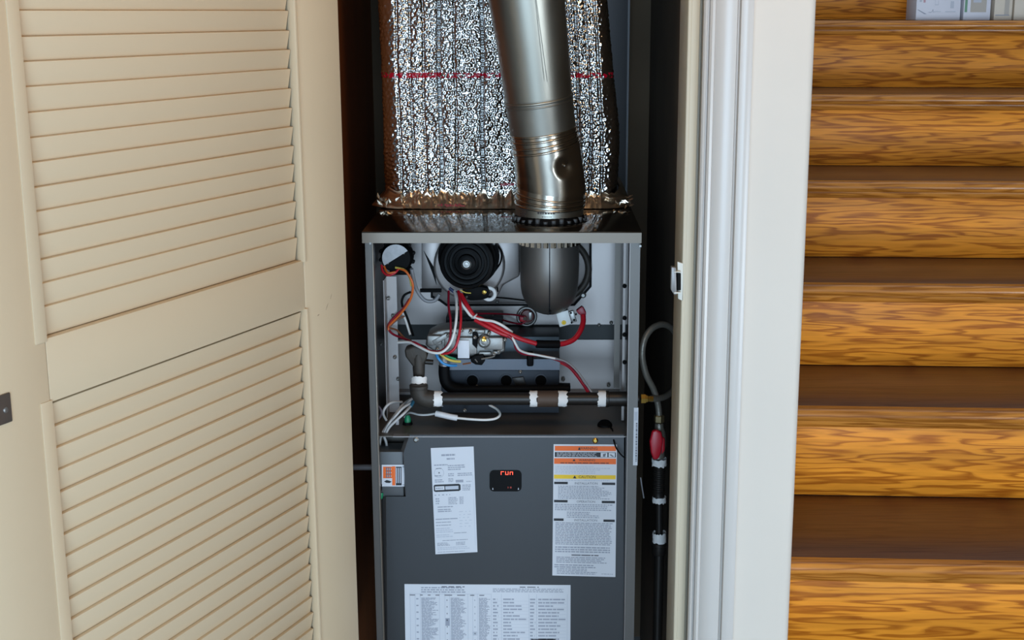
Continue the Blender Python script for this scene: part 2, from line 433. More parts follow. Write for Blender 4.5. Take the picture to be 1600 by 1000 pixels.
# roller catch screwed to the jamb
Yc = YW - 0.002
mb = MB()
pl = [at(1058, 408, Yc), at(1067, 411, Yc), at(1067, 470, Yc), at(1059, 466, Yc)]
mb.prism(pl, (0, -0.004, 0))
cat_o = mb.build('roller_catch', M['catch'], t2, bevel=0.0008, label='white roller catch screwed to the jamb edge')
mb = MB()
mb.prism([at(1048, 415, Yc), at(1055, 416, Yc), at(1056, 458, Yc), at(1052, 458, Yc), at(1047, 450, Yc)], (0, -0.012, 0))
mb.build('catch_housing', M['catch_grey'], cat_o, bevel=0.0008)
MB().box(at(1052, 422, Yc-0.001), at(1064, 426, Yc-0.013)).box(at(1052, 454, Yc-0.001), at(1064, 459, Yc-0.013)).build('catch_arm', M['catch'], cat_o, bevel=0.0006)
MB().cyl(at(1060, 427, Yc-0.007), at(1060, 453, Yc-0.007), 0.0036, seg=14).build('roller', M['black'], cat_o, smooth=40)

# ------------------------------------------------------------------ louvred closet door
FX, FY = -0.28571, 1.93
DX, DY = -0.386164, -0.92243        # along the door, away from the closet
NX, NY = -DY, DX                     # outward normal (towards the viewer's right)
def dp(s, n, z): return Vector((FX + DX*s + NX*n, FY + DY*s + NY*n, z))
def dbox(mb, s0, s1, n0, n1, z0, z1):
    vs = [dp(s, n, z) for z in (z0, z1) for (s, n) in ((s0, n0), (s1, n0), (s1, n1), (s0, n1))]
    return mb.add(vs, [(3,2,1,0),(4,5,6,7),(0,1,5,4),(1,2,6,5),(2,3,7,6),(3,0,4,7)])
DW, TH = 0.714, 0.030
S0, S1 = 0.114, 0.608                # louvre opening
ZU0, ZU1, ZL0, ZL1 = 1.1655, 1.94, 0.20, 1.096
door = thing('door_1', 'tan painted louvred bifold closet door panel standing open on the left', 'door', (FX, FY, 0.02), kind='structure')
for a, b in ((0.0, S0 - 0.001), (S1 + 0.001, DW)):
    dbox(MB(), a, b, -TH, 0, 0.02, 2.05).build('stile', M['door'], door, bevel=0.0025)
for a, b in ((0.02, ZL0), (ZL1, ZU0), (ZU1, 2.05)):
    dbox(MB(), S0 - 0.0008, S1 + 0.0008, -TH+0.0005, -0.0005, a, b).build('rail', M['door'], door, bevel=0.0012)
for z0, z1 in ((ZU0, ZU1), (ZL0, ZL1)):
    dbox(MB(), S0 - 0.002, S0 + 0.0035, -0.008, 0.0040, z0 - 0.002, z1 + 0.002).build('bead', M['door'], door, bevel=0.0012)
    dbox(MB(), S1 - 0.0005, S1 + 0.0165, -0.012, 0.0011, z0 - 0.003, z1 + 0.003).build('bead', M['door'], door, bevel=0.0007)
rnd = random.Random(5)
def slats(z_first, z_lo, pitch):
    z = z_first
    while z - 0.026 > z_lo - 0.004:
        # top edge leans out towards the viewer, foot leans into the door
        jit = rnd.uniform(-0.0006, 0.0006)
        zt, zb = z + jit, z - 0.0275 + jit
        zb = z_lo + 0.0004 if z - pitch - 0.026 <= z_lo - 0.004 else max(zb, z_lo + 0.0004)
        nt_, nb_ = -0.0040 + rnd.uniform(-0.0006, 0.0006), -0.0097
        tk = 0.0058
        vs = [dp(s, n, zz) for s in (S0 + 0.0056, S1 - 0.0004) for (n, zz) in ((nt_, zt), (nt_ - tk, zt + 0.0004), (nb_ - tk, zb), (nb_, zb))]
        MB().add(vs, [(0,1,2,3),(7,6,5,4),(0,4,5,1),(1,5,6,2),(2,6,7,3),(3,7,4,0)]).build('slat', M['door'], door, bevel=0.0010, seg=2)
        z -= pitch
slats(1.501 + 0.0253*17, ZU0, 0.0253)
slats(ZL1 - 0.003, ZL0, 0.0250)
hz = 1.1075
mb = dbox(MB(), 0.6660, 0.7135, -0.0002, 0.0022, hz - 0.0155, hz + 0.0155)
hl = mb.build('hinge_leaf', M['hinge'], door, bevel=0.0015, label='brown bronze hinge leaf')
c = dp(0.6745, 0.0020, hz - 0.001)
MB().lathe(c, (NX, NY, 0), [(0.0034, 0), (0.0032, 0.0008), (0.0018, 0.0014)], 14).build('screw', M['screw'], hl, smooth=40)
# paint nicks on the far stile are part of the plain surface: two shallow chips
mb = MB()
for (s, z, l, a) in ((0.062, 1.085, 0.011, 0.9), (0.049, 1.098, 0.008, 1.1), (0.010, 1.075, 0.006, 1.5), (0.085, 1.081, 0.006, 0.2)):
    ds, dz = math.cos(a)*l, math.sin(a)*l
    vs = [dp(s, 0.0002, z), dp(s - ds*0.5, 0.0002, z + dz*0.5 + 0.0007), dp(s - ds, 0.0002, z + dz), dp(s - ds*0.5, 0.0002, z + dz*0.5 - 0.0007)]
    mb.prism(vs, (NX*0.0002, NY*0.0002, 0))
mb.build('paint_chip', mat('bare_wood_chip', srgb(150, 130, 108), 0.8), door, kind='stuff', label='small grey chips in the paint')

# ------------------------------------------------------------------ stairs
RISE, RUN = 0.175, 0.309
ST0Y, ST0Z = 3.640, EYE - 0.0229
stair = thing('staircase', 'golden oak staircase with dark stained treads right of the cream wall', 'stairs', (XC + 0.004, 2.096, 0), rotz=-math.radians(2.6))
SX1 = 1.69                            # width
STM = Matrix.Translation(stair.location) @ Matrix.Rotation(stair.rotation_euler.z, 4, 'Z')
def stp(x, y, z): return STM @ Vector((x, y - 2.096, z))
def sbox(x0, x1, y0, y1, z0, z1):
    vs = [stp(x, y, z) for z in (z0, z1) for (x, y) in ((x0, y0), (x1, y0), (x1, y1), (x0, y1))]
    return MB().add(vs, [(3,2,1,0),(4,5,6,7),(0,1,5,4),(1,2,6,5),(2,3,7,6),(3,0,4,7)])
NT = 0.026
for k in range(-2, 9):
    y, z = ST0Y - k*RUN, ST0Z - k*RISE
    if z < 0.03 or y < 1.1: continue
    x0 = 0.001 - (y - 2.096)*0.0454       # the flight is turned a little: its left end still meets the wall
    # riser
    zb = max(0.001, z - RISE + 0.0005)
    sbox(x0, SX1, y + 0.022, y + 0.040, zb, z - NT).build('riser', M['oak'], stair, bevel=0.0008)
    # tread board behind its nosing
    sbox(x0, SX1, y + 0.030, y + RUN + 0.0215, z - NT + 0.0004, z - 0.0004).build('tread', M['tread'], stair, bevel=0.0006, label='dark stained tread')
    # rounded nosing
    pr = [(0.030, 0.0), (0.010, 0.0)]
    for i in range(1, 8):
        a = math.pi/2 + math.pi*i/8
        pr.append((0.010 + 0.010*math.cos(a), -NT/2*0.92 + NT/2*0.92*math.sin(a)))
    pr += [(0.010, -NT*0.92), (0.030, -NT*0.92)]
    MB().prism([stp(x0, y + a, z + b) for a, b in pr], STM.to_3x3() @ Vector((SX1 - x0, 0, 0))).build('nosing', M['oak_nose'], stair, smooth=50)
    # cove strip under the nosing
    pr = [(0.0215, -NT*0.93), (0.0125, -NT*0.93), (0.0130, -NT - 0.004), (0.0165, -NT - 0.010), (0.0205, -NT - 0.0125), (0.0215, -NT - 0.0125)]
    MB().prism([stp(x0, y + a, z + b) for a, b in pr], STM.to_3x3() @ Vector((SX1 - x0, 0, 0))).build('cove_strip', M['oak_nose'], stair, smooth=50)

# boxes on the tread level with the eye
def carton(name, label, u0, u1, y0, depth, h, m, ang=0.0):
    zt = ST0Z + 0.0005
    a, b = at(u0, 24, y0).x, at(u1, 24, y0).x
    ob = thing(name, label, 'box', ((a+b)/2, y0 + depth/2, zt), group=None)
    mb = MB().box((a, y0, zt), (b, y0 + depth, zt + h))
    mb.build('carton', m, ob, bevel=0.0012)
    # folded lid flap edge along the top
    MB().box((a + 0.0006, y0 - 0.0012, zt + h - 0.016), (b - 0.0006, y0 - 0.0001, zt + h - 0.001)).build('flap', m, ob, bevel=0.0003)
    return ob, a, b, zt
yb = 3.665
b1, a, b, zt = carton('white_carton', 'white printed carton standing leftmost on the stair tread', 1431, 1500, yb, 0.10, 0.16, M['box_white'])
mb = MB(); Yp = yb - 0.0004
mb.box(at(1437, 3, Yp), at(1441, -6, Yp-0.0002)).box(at(1461, 8, Yp), at(1466, 7, Yp-0.0002)).box(at(1461, 8, Yp), at(1462, -4, Yp-0.0002)).box(at(1466, 8, Yp), at(1467, 1, Yp-0.0002))
mb.build('print_mark', M['ink_l'], b1, kind='stuff')
MB().box(at(1443, 4, Yp), at(1447, -8, Yp-0.0002)).build('pink_mark', M['pink_print'], b1)
MB().tube(spline([at(1451, 19, Yp), at(1455, 19, Yp), at(1458, 15, Yp), at(1458, 19, Yp), at(1462, 18, Yp), at(1470, 18, Yp)], 6), 0.0005, 5).build('signature_mark', M['ink'], b1)
MB().prism([at(1433, 15, Yp), at(1435, 15, Yp), at(1448, 22, Yp), at(1444, 22, Yp)], (0, -0.0002, 0)).build('corner_mark', M['ink'], b1)
MB().box(at(1485, 13, Yp), at(1491, 2, Yp-0.0002)).build('side_mark', M['ink_l'], b1)
MB().box(at(1477, 19, Yp), at(1493, 17.6, Yp-0.0002)).build('print_line', M['ink_l'], b1)
b2, a, b, zt = carton('green_carton', 'grey and green carton on the stair tread beside the white printed one', 1505, 1547, yb, 0.10, 0.15, M['box_white'])
MB().box(at(1507, 19, Yp), at(1515, -40, Yp-0.0002)).build('green_panel', M['box_green'], b2, label='green printed stripe')
MB().box(at(1516, 19, Yp), at(1545, -40, Yp-0.0002)).build('grey_panel', M['box_grey'], b2)
MB().box(at(1521, 4, Yp-0.0002), at(1534, -3, Yp-0.0004)).build('print_line', M['ink_l'], b2)
b3, a, b, zt = carton('cream_carton', 'cream carton with a grey side on the stair tread, second from the frame edge', 1553, 1581, yb, 0.09, 0.14, M['box_cream'])
MB().box(at(1569, 23, Yp), at(1581, -40, Yp-0.0002)).build('grey_panel', M['box_grey'], b3)
MB().box(at(1555, 24.4, Yp), at(1577, 23, Yp-0.0003)).build('print_line', M['ink'], b3)
b4, a, b, zt = carton('pale_carton', 'plain pale pink carton at the right end of the row on the tread', 1584, 1625, yb, 0.10, 0.17, M['box_cream'])

# ------------------------------------------------------------------ furnace
YF = 2.149                            # front edge of the cabinet
XL, XR = at(571, 385, YF).x, at(1000, 385, YF).x
ZTOP = at(600, 362, YF - 0.012).z     # upper face of the top plate
ZLIP = at(600, 380, YF - 0.012).z
ZB = 0.30
YV = 2.41                             # vestibule wall
YD = 2.166                            # face of the blower door panel
ZDECK = at(800, 680, YD).z
YREAR = 2.88
fur = thing('furnace', 'grey steel gas furnace with its burner door off, standing in the closet', 'furnace', ((XL+XR)/2, 2.5, ZB))
MB().box((XL, YF, ZB), (XL + 0.0016, YREAR, ZTOP - 0.003)).build('side_panel', M['steel'], fur)
MB().box((XR - 0.0016, YF, ZB), (XR, YREAR, ZTOP - 0.003)).build('side_panel', M['steel'], fur)
MB().box((XL, YREAR, ZB), (XR, YREAR + 0.0016, ZTOP - 0.003)).build('back_panel', M['steel'], fur)
MB().box((XL, YF, ZB - 0.002), (XR, YREAR, ZB)).build('bottom_panel', M['steel'], fur)
fl = at(583, 385, YF).x
MB().box((XL - 0.0004, YF - 0.0016, ZB), (fl - 0.0018, YF, ZLIP)).build('edge_flange', M['flange'], fur)
MB().box((fl - 0.0018, YF - 0.0035, ZB), (fl, YF + 0.012, ZLIP)).build('edge_flange', mat('bright_edge_steel', srgb(140, 130, 118), 0.35, 0.6), fur, bevel=0.0004)
fr = at(985, 385, YF).x
MB().box((fr, YF - 0.0018, ZB), (XR + 0.0004, YF, ZLIP)).build('edge_flange', M['flange'], fur)
MB().box((fr - 0.001, YF - 0.001, ZB), (fr, YF + 0.014, ZLIP)).build('edge_flange', M['steel_in'], fur)
# top plate with a folded lip
tl, tr = at(565, 362, YF - 0.012).x, at(1003, 362, YF - 0.012).x
mb = MB().box((tl, YF - 0.012, ZTOP - 0.0016), (tr, YREAR, ZTOP)).box((tl, YF - 0.012, ZLIP), (tr, YF - 0.0104, ZTOP - 0.0016))
mb.box((tl, YF-0.0104, ZLIP), (tl + 0.0016, YREAR, ZTOP - 0.0016)).box((tr - 0.0016, YF-0.0104, ZLIP), (tr, YREAR, ZTOP - 0.0016))
mb.build('top_plate', M['steel_top'], fur, bevel=0.0012)
MB().box((tl + 0.0005, YF - 0.0128, ZLIP + 0.0002), (tr - 0.0005, YF - 0.0121, ZTOP - 0.0018)).build('top_lip', mat('lip_paint', srgb(120, 110, 98), 0.4, 0.35, var=0.05, vscale=10), fur)
for u, v in ((577, 379), (999, 383)):
    MB().box(at(u, v, YF - 0.0132), at(u+3, v+3, YF - 0.0125)).build('lip_tab', M['screw'], fur)
# vestibule wall, upper and lower, with the ledge shade painted as a dark strip between
zu = at(900, 507, YV).z; zl = at(900, 530, YV + 0.012).z; zbv = at(900, 611, YV).z
MB().box((XL + 0.002, YV, zu), (XR - 0.002, YV + 0.002, ZTOP - 0.004)).build('vestibule_panel', M['steel_in'], fur)
MB().box((XL + 0.002, YV + 0.013, zl - 0.002), (XR - 0.002, YV + 0.015, zu + 0.01)).build('shade_strip', mat('painted_shade', srgb(58, 60, 60), 0.7), fur)
MB().box((XL + 0.002, YV + 0.008, ZDECK - 0.02), (XR - 0.002, YV + 0.010, zl)).build('vestibule_panel', M['steel_in'], fur)
mb = MB().box((at(890, 609, YV).x, YV - 0.016, zbv), (at(968, 609, YV).x, YV + 0.008, zbv + 0.002))
mb.build('shelf_lip', M['steel_in'], fur)
MB().box((at(615, 609, YV).x, YV - 0.016, zbv), (at(648, 609, YV).x, YV + 0.008, zbv + 0.002)).build('shelf_lip', M['steel_in'], fur)
# blower deck
MB().box((XL + 0.002, YD + 0.002, ZDECK - 0.004), (XR - 0.002, YV + 0.008, ZDECK - 0.002)).build('blower_deck', M['deck'], fur)
# inner posts and folds along the sides
xa = at(604, 500, 2.30).x
MB().box((xa, 2.30, ZDECK), (at(621, 500, 2.30).x, 2.302, at(600, 432, 2.30).z)).build('side_post', M['steel_in'], fur)
MB().box((xa, 2.265, ZDECK), (xa + 0.0015, 2.302, at(600, 432, 2.30).z)).build('side_post', M['steel_in'], fur)
MB().box((at(960, 500, 2.33).x, 2.33, at(900, 606, 2.33).z), (at(969, 500, 2.33).x, 2.332, ZLIP)).build('side_post', M['deck'], fur)
MB().box((at(973, 500, 2.25).x, 2.25, ZDECK), (at(977, 500, 2.25).x, 2.262, ZLIP)).build('side_post', M['steel_in'], fur)
for v in (447, 497, 523, 566):
    c = at(976, v, 2.248)
    MB().lathe(c, (0, -1, 0), [(0.004, 0), (0.0036, 0.002), (0.001, 0.003)], 10).build('screw', M['black'], fur, smooth=40)
# raised inducer plate with its dark gasket line
def ppoly(pts, Y): return [at(u, v, Y) for u, v in pts]
PP = [(676, 366), (676, 462), (689, 468), (698, 475), (896, 475), (921, 447), (921, 366)]
PG = [(673, 366), (673, 465), (687, 471), (697, 478.5), (898, 478), (924.5, 448), (924.5, 366)]
MB().prism(ppoly(PG, YV - 0.003), (0, 0.0028, 0)).build('gasket', M['black'], fur)
MB().prism(ppoly(PP, YV - 0.008), (0, 0.0052, 0)).build('inducer_plate', M['steel_in'], fur, bevel=0.0012)
MB().tube(ppoly([(700, 473.5), (838, 473.5)], YV - 0.0085), 0.0018, 6).build('plate_ridge', M['steel_in'], fur)
MB().tube(spline(ppoly([(762, 464), (790, 466), (815, 469), (840, 471)], YV - 0.010), 4), 0.0014, 6).build('plate_seam', M['black'], fur)
# left bracket plate
MB().prism(ppoly([(659, 366), (659, 451), (690, 451), (690, 366)], YV - 0.03), (0, 0.0285, 0)).build('bracket_plate', M['steel_in'], fur, bevel=0.001)
MB().box(at(656, 452, YV-0.034), at(690, 455.5, YV-0.026)).build('bracket_foot', M['black'], fur)
MB().prism(ppoly([(662, 392), (679, 420), (682, 446), (676, 428), (666, 402)], YV - 0.033), (0, 0.0025, 0)).build('bracket_rib', M['black'], fur)
# inducer housing (scroll) and motor
IY = 2.335
ic = at(729, 412, IY)
sc_pts = []
for i in range(40):
    a = 2*math.pi*i/40
    r = 56 + 5*math.cos(a - 0.6)
    sc_pts.append((729 + r*math.cos(a), 412 + r*0.98*math.sin(a)))
MB().prism(ppoly(sc_pts, IY), (0, YV - 0.009 - IY, 0)).build('inducer_housing', M['steel_in'], fur, bevel=0.005, seg=3)
MB().prism(ppoly([(760, 366), (812, 366), (812, 432), (786, 446), (778, 463), (758, 463)], IY + 0.012), (0, YV - 0.0095 - IY - 0.012, 0)).build('inducer_outlet', M['steel_in'], fur, bevel=0.004, seg=2)
MB().tube(spline(ppoly([(771, 379), (783, 392), (782, 410), (772, 425), (766, 433)], IY - 0.0015), 6), 0.0016, 6).build('housing_seam', M['black'], fur, smooth=60)
MB().tube(spline(ppoly([(778, 431), (776, 440), (778, 456)], IY + 0.010), 5), 0.0012, 6).build('housing_seam', M['black'], fur, smooth=60)
mr = ps(42, 2.25)
mc = at(729, 412, 2.25)
prof = [(mr*1.16, 0.0), (mr*1.16, 0.012), (mr*1.02, 0.014), (mr*1.02, 0.05)]
mb = MB().lathe((mc.x, 2.325, mc.z), (0, -1, 0), [(mr*1.16, 0), (mr*1.16, 0.010), (mr*1.04, 0.012), (mr*1.03, 0.060), (mr*0.97, 0.067), (mr*0.86, 0.069), (mr*0.84, 0.064),
     (mr*0.76, 0.064), (mr*0.74, 0.070), (mr*0.66, 0.071), (mr*0.64, 0.065), (mr*0.56, 0.065), (mr*0.54, 0.072), (mr*0.46, 0.073), (mr*0.44, 0.067), (mr*0.34, 0.068), (mr*0.32, 0.076), (mr*0.22, 0.078), (0.0005, 0.078)], 48)
mot = mb.build('inducer_motor', M['motor'], fur, smooth=35, label='black inducer motor with ridged rings')
MB().lathe((mc.x, 2.2475, mc.z), (0, -1, 0), [(0.0085, 0), (0.0085, 0.005), (0.0068, 0.0065), (0.0058, 0.003), (0.0044, 0.003), (0.004, 0.0065), (0.0005, 0.007)], 20).build('hub', M['screw'], mot, smooth=35, label='shiny steel hub')
MB().tube(spline(ppoly([(702, 450), (708, 455), (714, 458)], 2.30), 4), 0.0030, 8).build('blue_sleeve', mat('dark_blue_sleeve', srgb(38, 52, 96), 0.5), mot)
MB().tube(spline(ppoly([(719, 453), (727, 457), (736, 458)], 2.275), 4), 0.0010, 6).build('lead', M['yellow_w'], mot)
for a in (0.5, 2.1, 3.7, 5.3):
    q = (mc.x + mr*1.09*math.cos(a), 2.3145, mc.z + mr*1.09*math.sin(a))
    MB().lathe(q, (0, -1, 0), [(0.003, 0), (0.003, 0.003), (0.0005, 0.004)], 8).build('bolt', M['screw'], mot, smooth=40)
pr = ppoly([(722, 448), (752, 448), (762, 450), (765, 458), (762, 466), (752, 469), (735, 470), (724, 464)], 2.285)
cb = MB().prism(pr, (0, 0.02, 0)).build('motor_bracket', M['black'], fur, bevel=0.002)
MB().lathe(at(756.5, 456.5, 2.284), (0, -1, 0), [(0.0040, 0), (0.0038, 0.002), (0.0008, 0.003)], 12).build('screw', M['brass'], cb, smooth=40, label='brass screw')
MB().lathe(at(729, 464, 2.284), (0, -1, 0), [(0.0024, 0), (0.0005, 0.002)], 10).build('screw', M['screw'], cb, smooth=40)
MB().torus(at(764, 459, 2.300), (0, 1, 0), 0.0105, 0.0035, 24, 8).build('motor_foot', M['tape'], fur, smooth=60)
# pressure switch
py_ = 2.285
pc = at(619, 403, py_); pr_ = ps(25.5, py_)
sw = MB().lathe((pc.x, py_ + 0.03, pc.z), (0, -1, 0), [(pr_*0.8, 0), (pr_, 0.004), (pr_, 0.018), (pr_*0.94, 0.021), (pr_*0.90, 0.030), (pr_*0.86, 0.032), (0.0005, 0.032)], 36).build('pressure_switch', M['black'], fur, smooth=40, label='round black pressure switch with a half white label')
for k in range(12):
    a = 2*math.pi*k/12 + 0.2
    q = Vector((pc.x + pr_*1.02*math.cos(a), py_ + 0.016, pc.z + pr_*1.02*math.sin(a)))
    MB().lathe(q, (0, -1, 0), [(0.0034, -0.004), (0.0034, 0.004), (0.002, 0.005)], 8).build('rim_clip', M['black'], sw, smooth=40)
hl_ = []
for i in range(17):
    a = math.radians(32) + math.pi*i/16
    hl_.append(Vector((pc.x + pr_*0.84*math.cos(a), py_ - 0.0024, pc.z + pr_*0.84*math.sin(a))))
MB().prism(hl_, (0, -0.0004, 0)).build('half_label', mat('grey_white_label', srgb(178, 178, 180), 0.5, var=0.35, vscale=90), sw, label='white half round label')
for u, v in ((606, 411.5), (631, 396)):
    MB().lathe(at(u, v, py_ - 0.002), (0, -1, 0), [(0.0018, 0), (0.0006, 0.001)], 8).build('screw', M['screw'], sw)
MB().prism(ppoly([(607, 419), (640, 417), (645, 425), (640, 430), (610, 430)], py_ + 0.012), (0, 0.02, 0)).build('switch_bracket', M['black'], fur, bevel=0.002)
# exhaust elbow: vertical drop curving back into the wall
ey, er = 2.262, ps(46.5, 2.24)
ec = at(858.5, 420, ey)
R_ = 0.052
zc = at(858, 487, ey - er*0.4).z + er*0.62 + 0.046
pts, nor = [], []
ztop_e = ZTOP - 0.003
for t in (0, 0.2, 0.4, 0.6, 0.8):
    pts.append(Vector((ec.x, ey, ztop_e + (zc - ztop_e)*t))); nor.append((0, 0, -1))
for i in range(0, 11):
    a = math.pi/2*i/10
    pts.append(Vector((ec.x, ey + R_*(1-math.cos(a)), zc - R_*math.sin(a)*0.92))); nor.append((0, math.sin(a), -math.cos(a)))
pts.append(Vector((ec.x, YV - 0.03, zc - R_*0.92))); nor.append((0, 1, 0))
pts.append(Vector((ec.x, YV - 0.009, zc - R_*0.92))); nor.append((0, 1, 0))
rad = [er]*5 + [er*(1 - 0.04*i/10) for i in range(11)] + [er*0.96]*2
elb = MB().tube(pts, rad, 40, nor).build('exhaust_elbow', M['elbow'], fur, smooth=50, label='dark grey flue elbow')
sm = [Vector((p.x, p.y - r*0.998 if n[2] < -0.9 else p.y - r*abs(n[2]), p.z - r*abs(n[1]))) for p, r, n in zip(pts[1:13], rad[1:13], nor[1:13])]
MB().tube(sm, 0.0009, 6).build('seam', M['navy'], elb)
zt1 = at(858, 388, ey - er).z
mb = MB()
for k in range(26):
    a = 2*math.pi*k/26
    q = Vector((ec.x + math.cos(a)*er*0.955, ey + math.sin(a)*er*0.955, 0))
    mb.cyl((q.x, q.y, zt1), (q.x, q.y, ZTOP - 0.004), 0.0056, seg=6)
mb.build('crimped_rim', M['shiny'], elb, smooth=60, kind='stuff', label='bright crimped rim')
MB().box(at(858, 486, ey - 0.02), at(861, 490.5, ey - 0.016)).build('seam_tab', M['black'], elb)
MB().torus(at(872, 421, YV - 0.014), (0, 1, 0), ps(47, YV), 0.006, 40, 8).build('outlet_flange', M['castiron'], fur, smooth=60)
for u, v in ((803, 411), (907, 461)):
    MB().lathe(at(u+4, v, YV - 0.009), (0, -1, 0), [(0.006, 0), (0.0055, 0.003), (0.003, 0.005), (0.0005, 0.005)], 10).build('screw', M['screw'], fur, smooth=30)
for u, v in ((777, 471.5), (607, 466), (614, 493), (596, 538), (617, 558), (622, 592), (955, 504), (936, 508), (951, 602), (680, 461), (745, 604), (726, 641), (868, 553), (880, 593), (813, 581)):
    Yq = {777: YV-0.011, 745: 2.272, 726: 2.272, 813: 2.272}.get(u, YV - 0.001 if u > 640 and u != 868 else 2.298)
    if u == 868: Yq = 2.328
    MB().lathe(at(u, v, Yq), (0, -1, 0), [(0.0036, 0), (0.0033, 0.0018), (0.0018, 0.0028), (0.0004, 0.002)], 10).build('screw', M['screw'], fur, smooth=40)
# flame roll-out ring (limit switch)
lc = at(823, 494, YV - 0.002)
lim = MB().torus((lc.x, YV - 0.006, lc.z), (0, 1, 0), 0.0165, 0.0028, 32, 8).build('limit_switch', M['cast'], fur, smooth=60, label='round silver limit switch with red leads')
MB().lathe((lc.x + 0.001, YV - 0.0005, lc.z), (0, -1, 0), [(0.013, 0), (0.011, 0.004), (0.0005, 0.005)], 24).build('disc', mat('brown_red_disc', srgb(104, 46, 40), 0.45), lim, smooth=40)
MB().cyl(at(820, 498, YV-0.006), at(820, 498, YV-0.016), 0.0035, seg=12).build('terminal', M['brownpipe'], lim, smooth=40)
MB().box(at(812, 493, YV-0.006), at(822, 503, YV-0.013)).build('boot', M['red_w'], lim, bevel=0.001)
MB().box(at(826, 487, YV-0.006), at(831, 500, YV-0.012)).build('tab', M['screw'], lim, bevel=0.0006)
# white square sensor with yellow dot, tilted
def rect_px(cu, cv, w_, h_, ang, Y):
    ca, sa = math.cos(ang), math.sin(ang)
    return [at(cu + dx*ca - dy*sa, cv + dx*sa + dy*ca, Y) for dx, dy in ((-w_/2,-h_/2), (w_/2,-h_/2), (w_/2,h_/2), (-w_/2,h_/2))]
sy = 2.30
sn = MB().prism(rect_px(881, 498, 19.5, 22.5, -0.26, sy), (0, 0.012, 0)).build('flame_sensor', mat('white_ceramic', srgb(232, 231, 226), 0.4), fur, bevel=0.001, label='white square roll-out switch with a yellow dot')
MB().lathe(at(881, 504, sy), (0, -1, 0), [(0.0042, 0), (0.004, 0.001), (0.0015, 0.0012), (0.0005, 0.0005)], 16).build('dot', M['yellow'], sn, smooth=40)
MB().prism(rect_px(875, 485, 24, 7, -0.26, sy + 0.004), (0, 0.010, 0)).build('bracket', M['black'], sn, bevel=0.001)
MB().prism(rect_px(895, 495, 8, 18, -0.3, sy + 0.003), (0, 0.008, 0)).build('terminal', M['screw'], sn, bevel=0.001)
for cu, cv in ((892, 489), (897, 500), (893, 504), (900, 491)):
    MB().lathe(at(cu, cv, sy+0.002), (0, -1, 0), [(0.002, 0), (0.0015, 0.003)], 8).build('pin', M['black'], sn)
mb = MB().prism([at(u, v, sy - 0.006) for u, v in ((900, 486), (909, 479), (912, 481), (916, 489), (915, 495), (909, 494), (904, 491))], (0, 0.012, 0))
mb.build('red_boot', M['dred_w'], sn, bevel=0.0015, label='red rubber boot')

# burner box
BY = 2.325
bx0, bx1 = at(692, 540, BY).x, at(874, 540, BY).x
zb0, zb1 = at(800, 560, BY).z, at(800, 509, YV).z
MB().box((bx0, BY, zb0), (bx1, YV, zb1)).build('burner_box', M['darksteel'], fur, bevel=0.001)
LY = 2.27
zl1 = at(800, 562, BY).z
MB().box((bx0, LY - 0.001, at(800, 578, LY).z), (bx1, LY + 0.001, at(800, 561, LY).z)).box((bx0, LY + 0.001, at(800, 561, LY).z - 0.0015), (bx1, BY, at(800, 561, LY).z)).build('burner_ledge', M['bluesteel'], fur)
zf0, zf1 = at(800, 606, LY).z, at(800, 579, LY).z
MB().box((at(690, 590, LY).x, LY + 0.0022, zf0), (at(874, 590, LY).x, BY + 0.02, zf1)).build('burner_front', M['navy'], fur, bevel=0.0015)
for u in (738, 791, 845):
    c = at(u, 595, LY)
    MB().lathe((c.x, LY + 0.002, c.z), (0, -1, 0), [(0.0125, 0), (0.0125, 0.0008), (0.011, 0.0012), (0.0100, 0.0013), (0.0095, 0.0006)], 24).build('burner_port', M['navy'], fur, smooth=30)
    MB().lathe((c.x, LY + 0.002, c.z), (0, -1, 0), [(0.0096, 0.0008), (0.0003, 0.0009)], 24).build('port_hole', mat('port_black', (0.002, 0.002, 0.002, 1), 0.9, spec=0.05), bpy.data.objects[[o.name for o in fur.children if o.name.startswith('burner_port')][-1]], smooth=30)
MB().prism(ppoly([(800, 590), (818, 588), (822, 600), (806, 602)], LY + 0.001), (0, -0.004, 0)).build('orifice_bracket', M['iron'], fur, bevel=0.0008)
MB().box((at(690, 640, LY+0.03).x, LY + 0.03, ZDECK - 0.001), (at(873, 640, LY+0.03).x, LY + 0.036, zf0 + 0.01)).build('burner_skirt', M['navy'], fur)
MB().box(at(872, 612, LY - 0.004), at(891, 598, LY + 0.02)).build('igniter_block', M['black'], fur, bevel=0.001)
# slim black manifold just above the iron pipe
MB().tube(spline(ppoly([(694, 571), (694, 585), (697, 598), (708, 607), (725, 609)], 2.255), 6), 0.0098, 14).build('manifold_hose', M['black'], fur, smooth=60)
MB().cyl(at(694, 556, 2.255), at(694, 572, 2.255), 0.0086, seg=16).build('manifold_nut', M['steel_in'], fur, smooth=40)
MB().cyl(at(720, 608, 2.250), at(889, 607, 2.250), 0.0065, seg=14).build('manifold', M['black'], fur, smooth=40)
MB().tube(ppoly([(664, 565), (677, 566)], 2.245), 0.0046, 10).build('bypass_tube', M['iron'], fur, smooth=60)
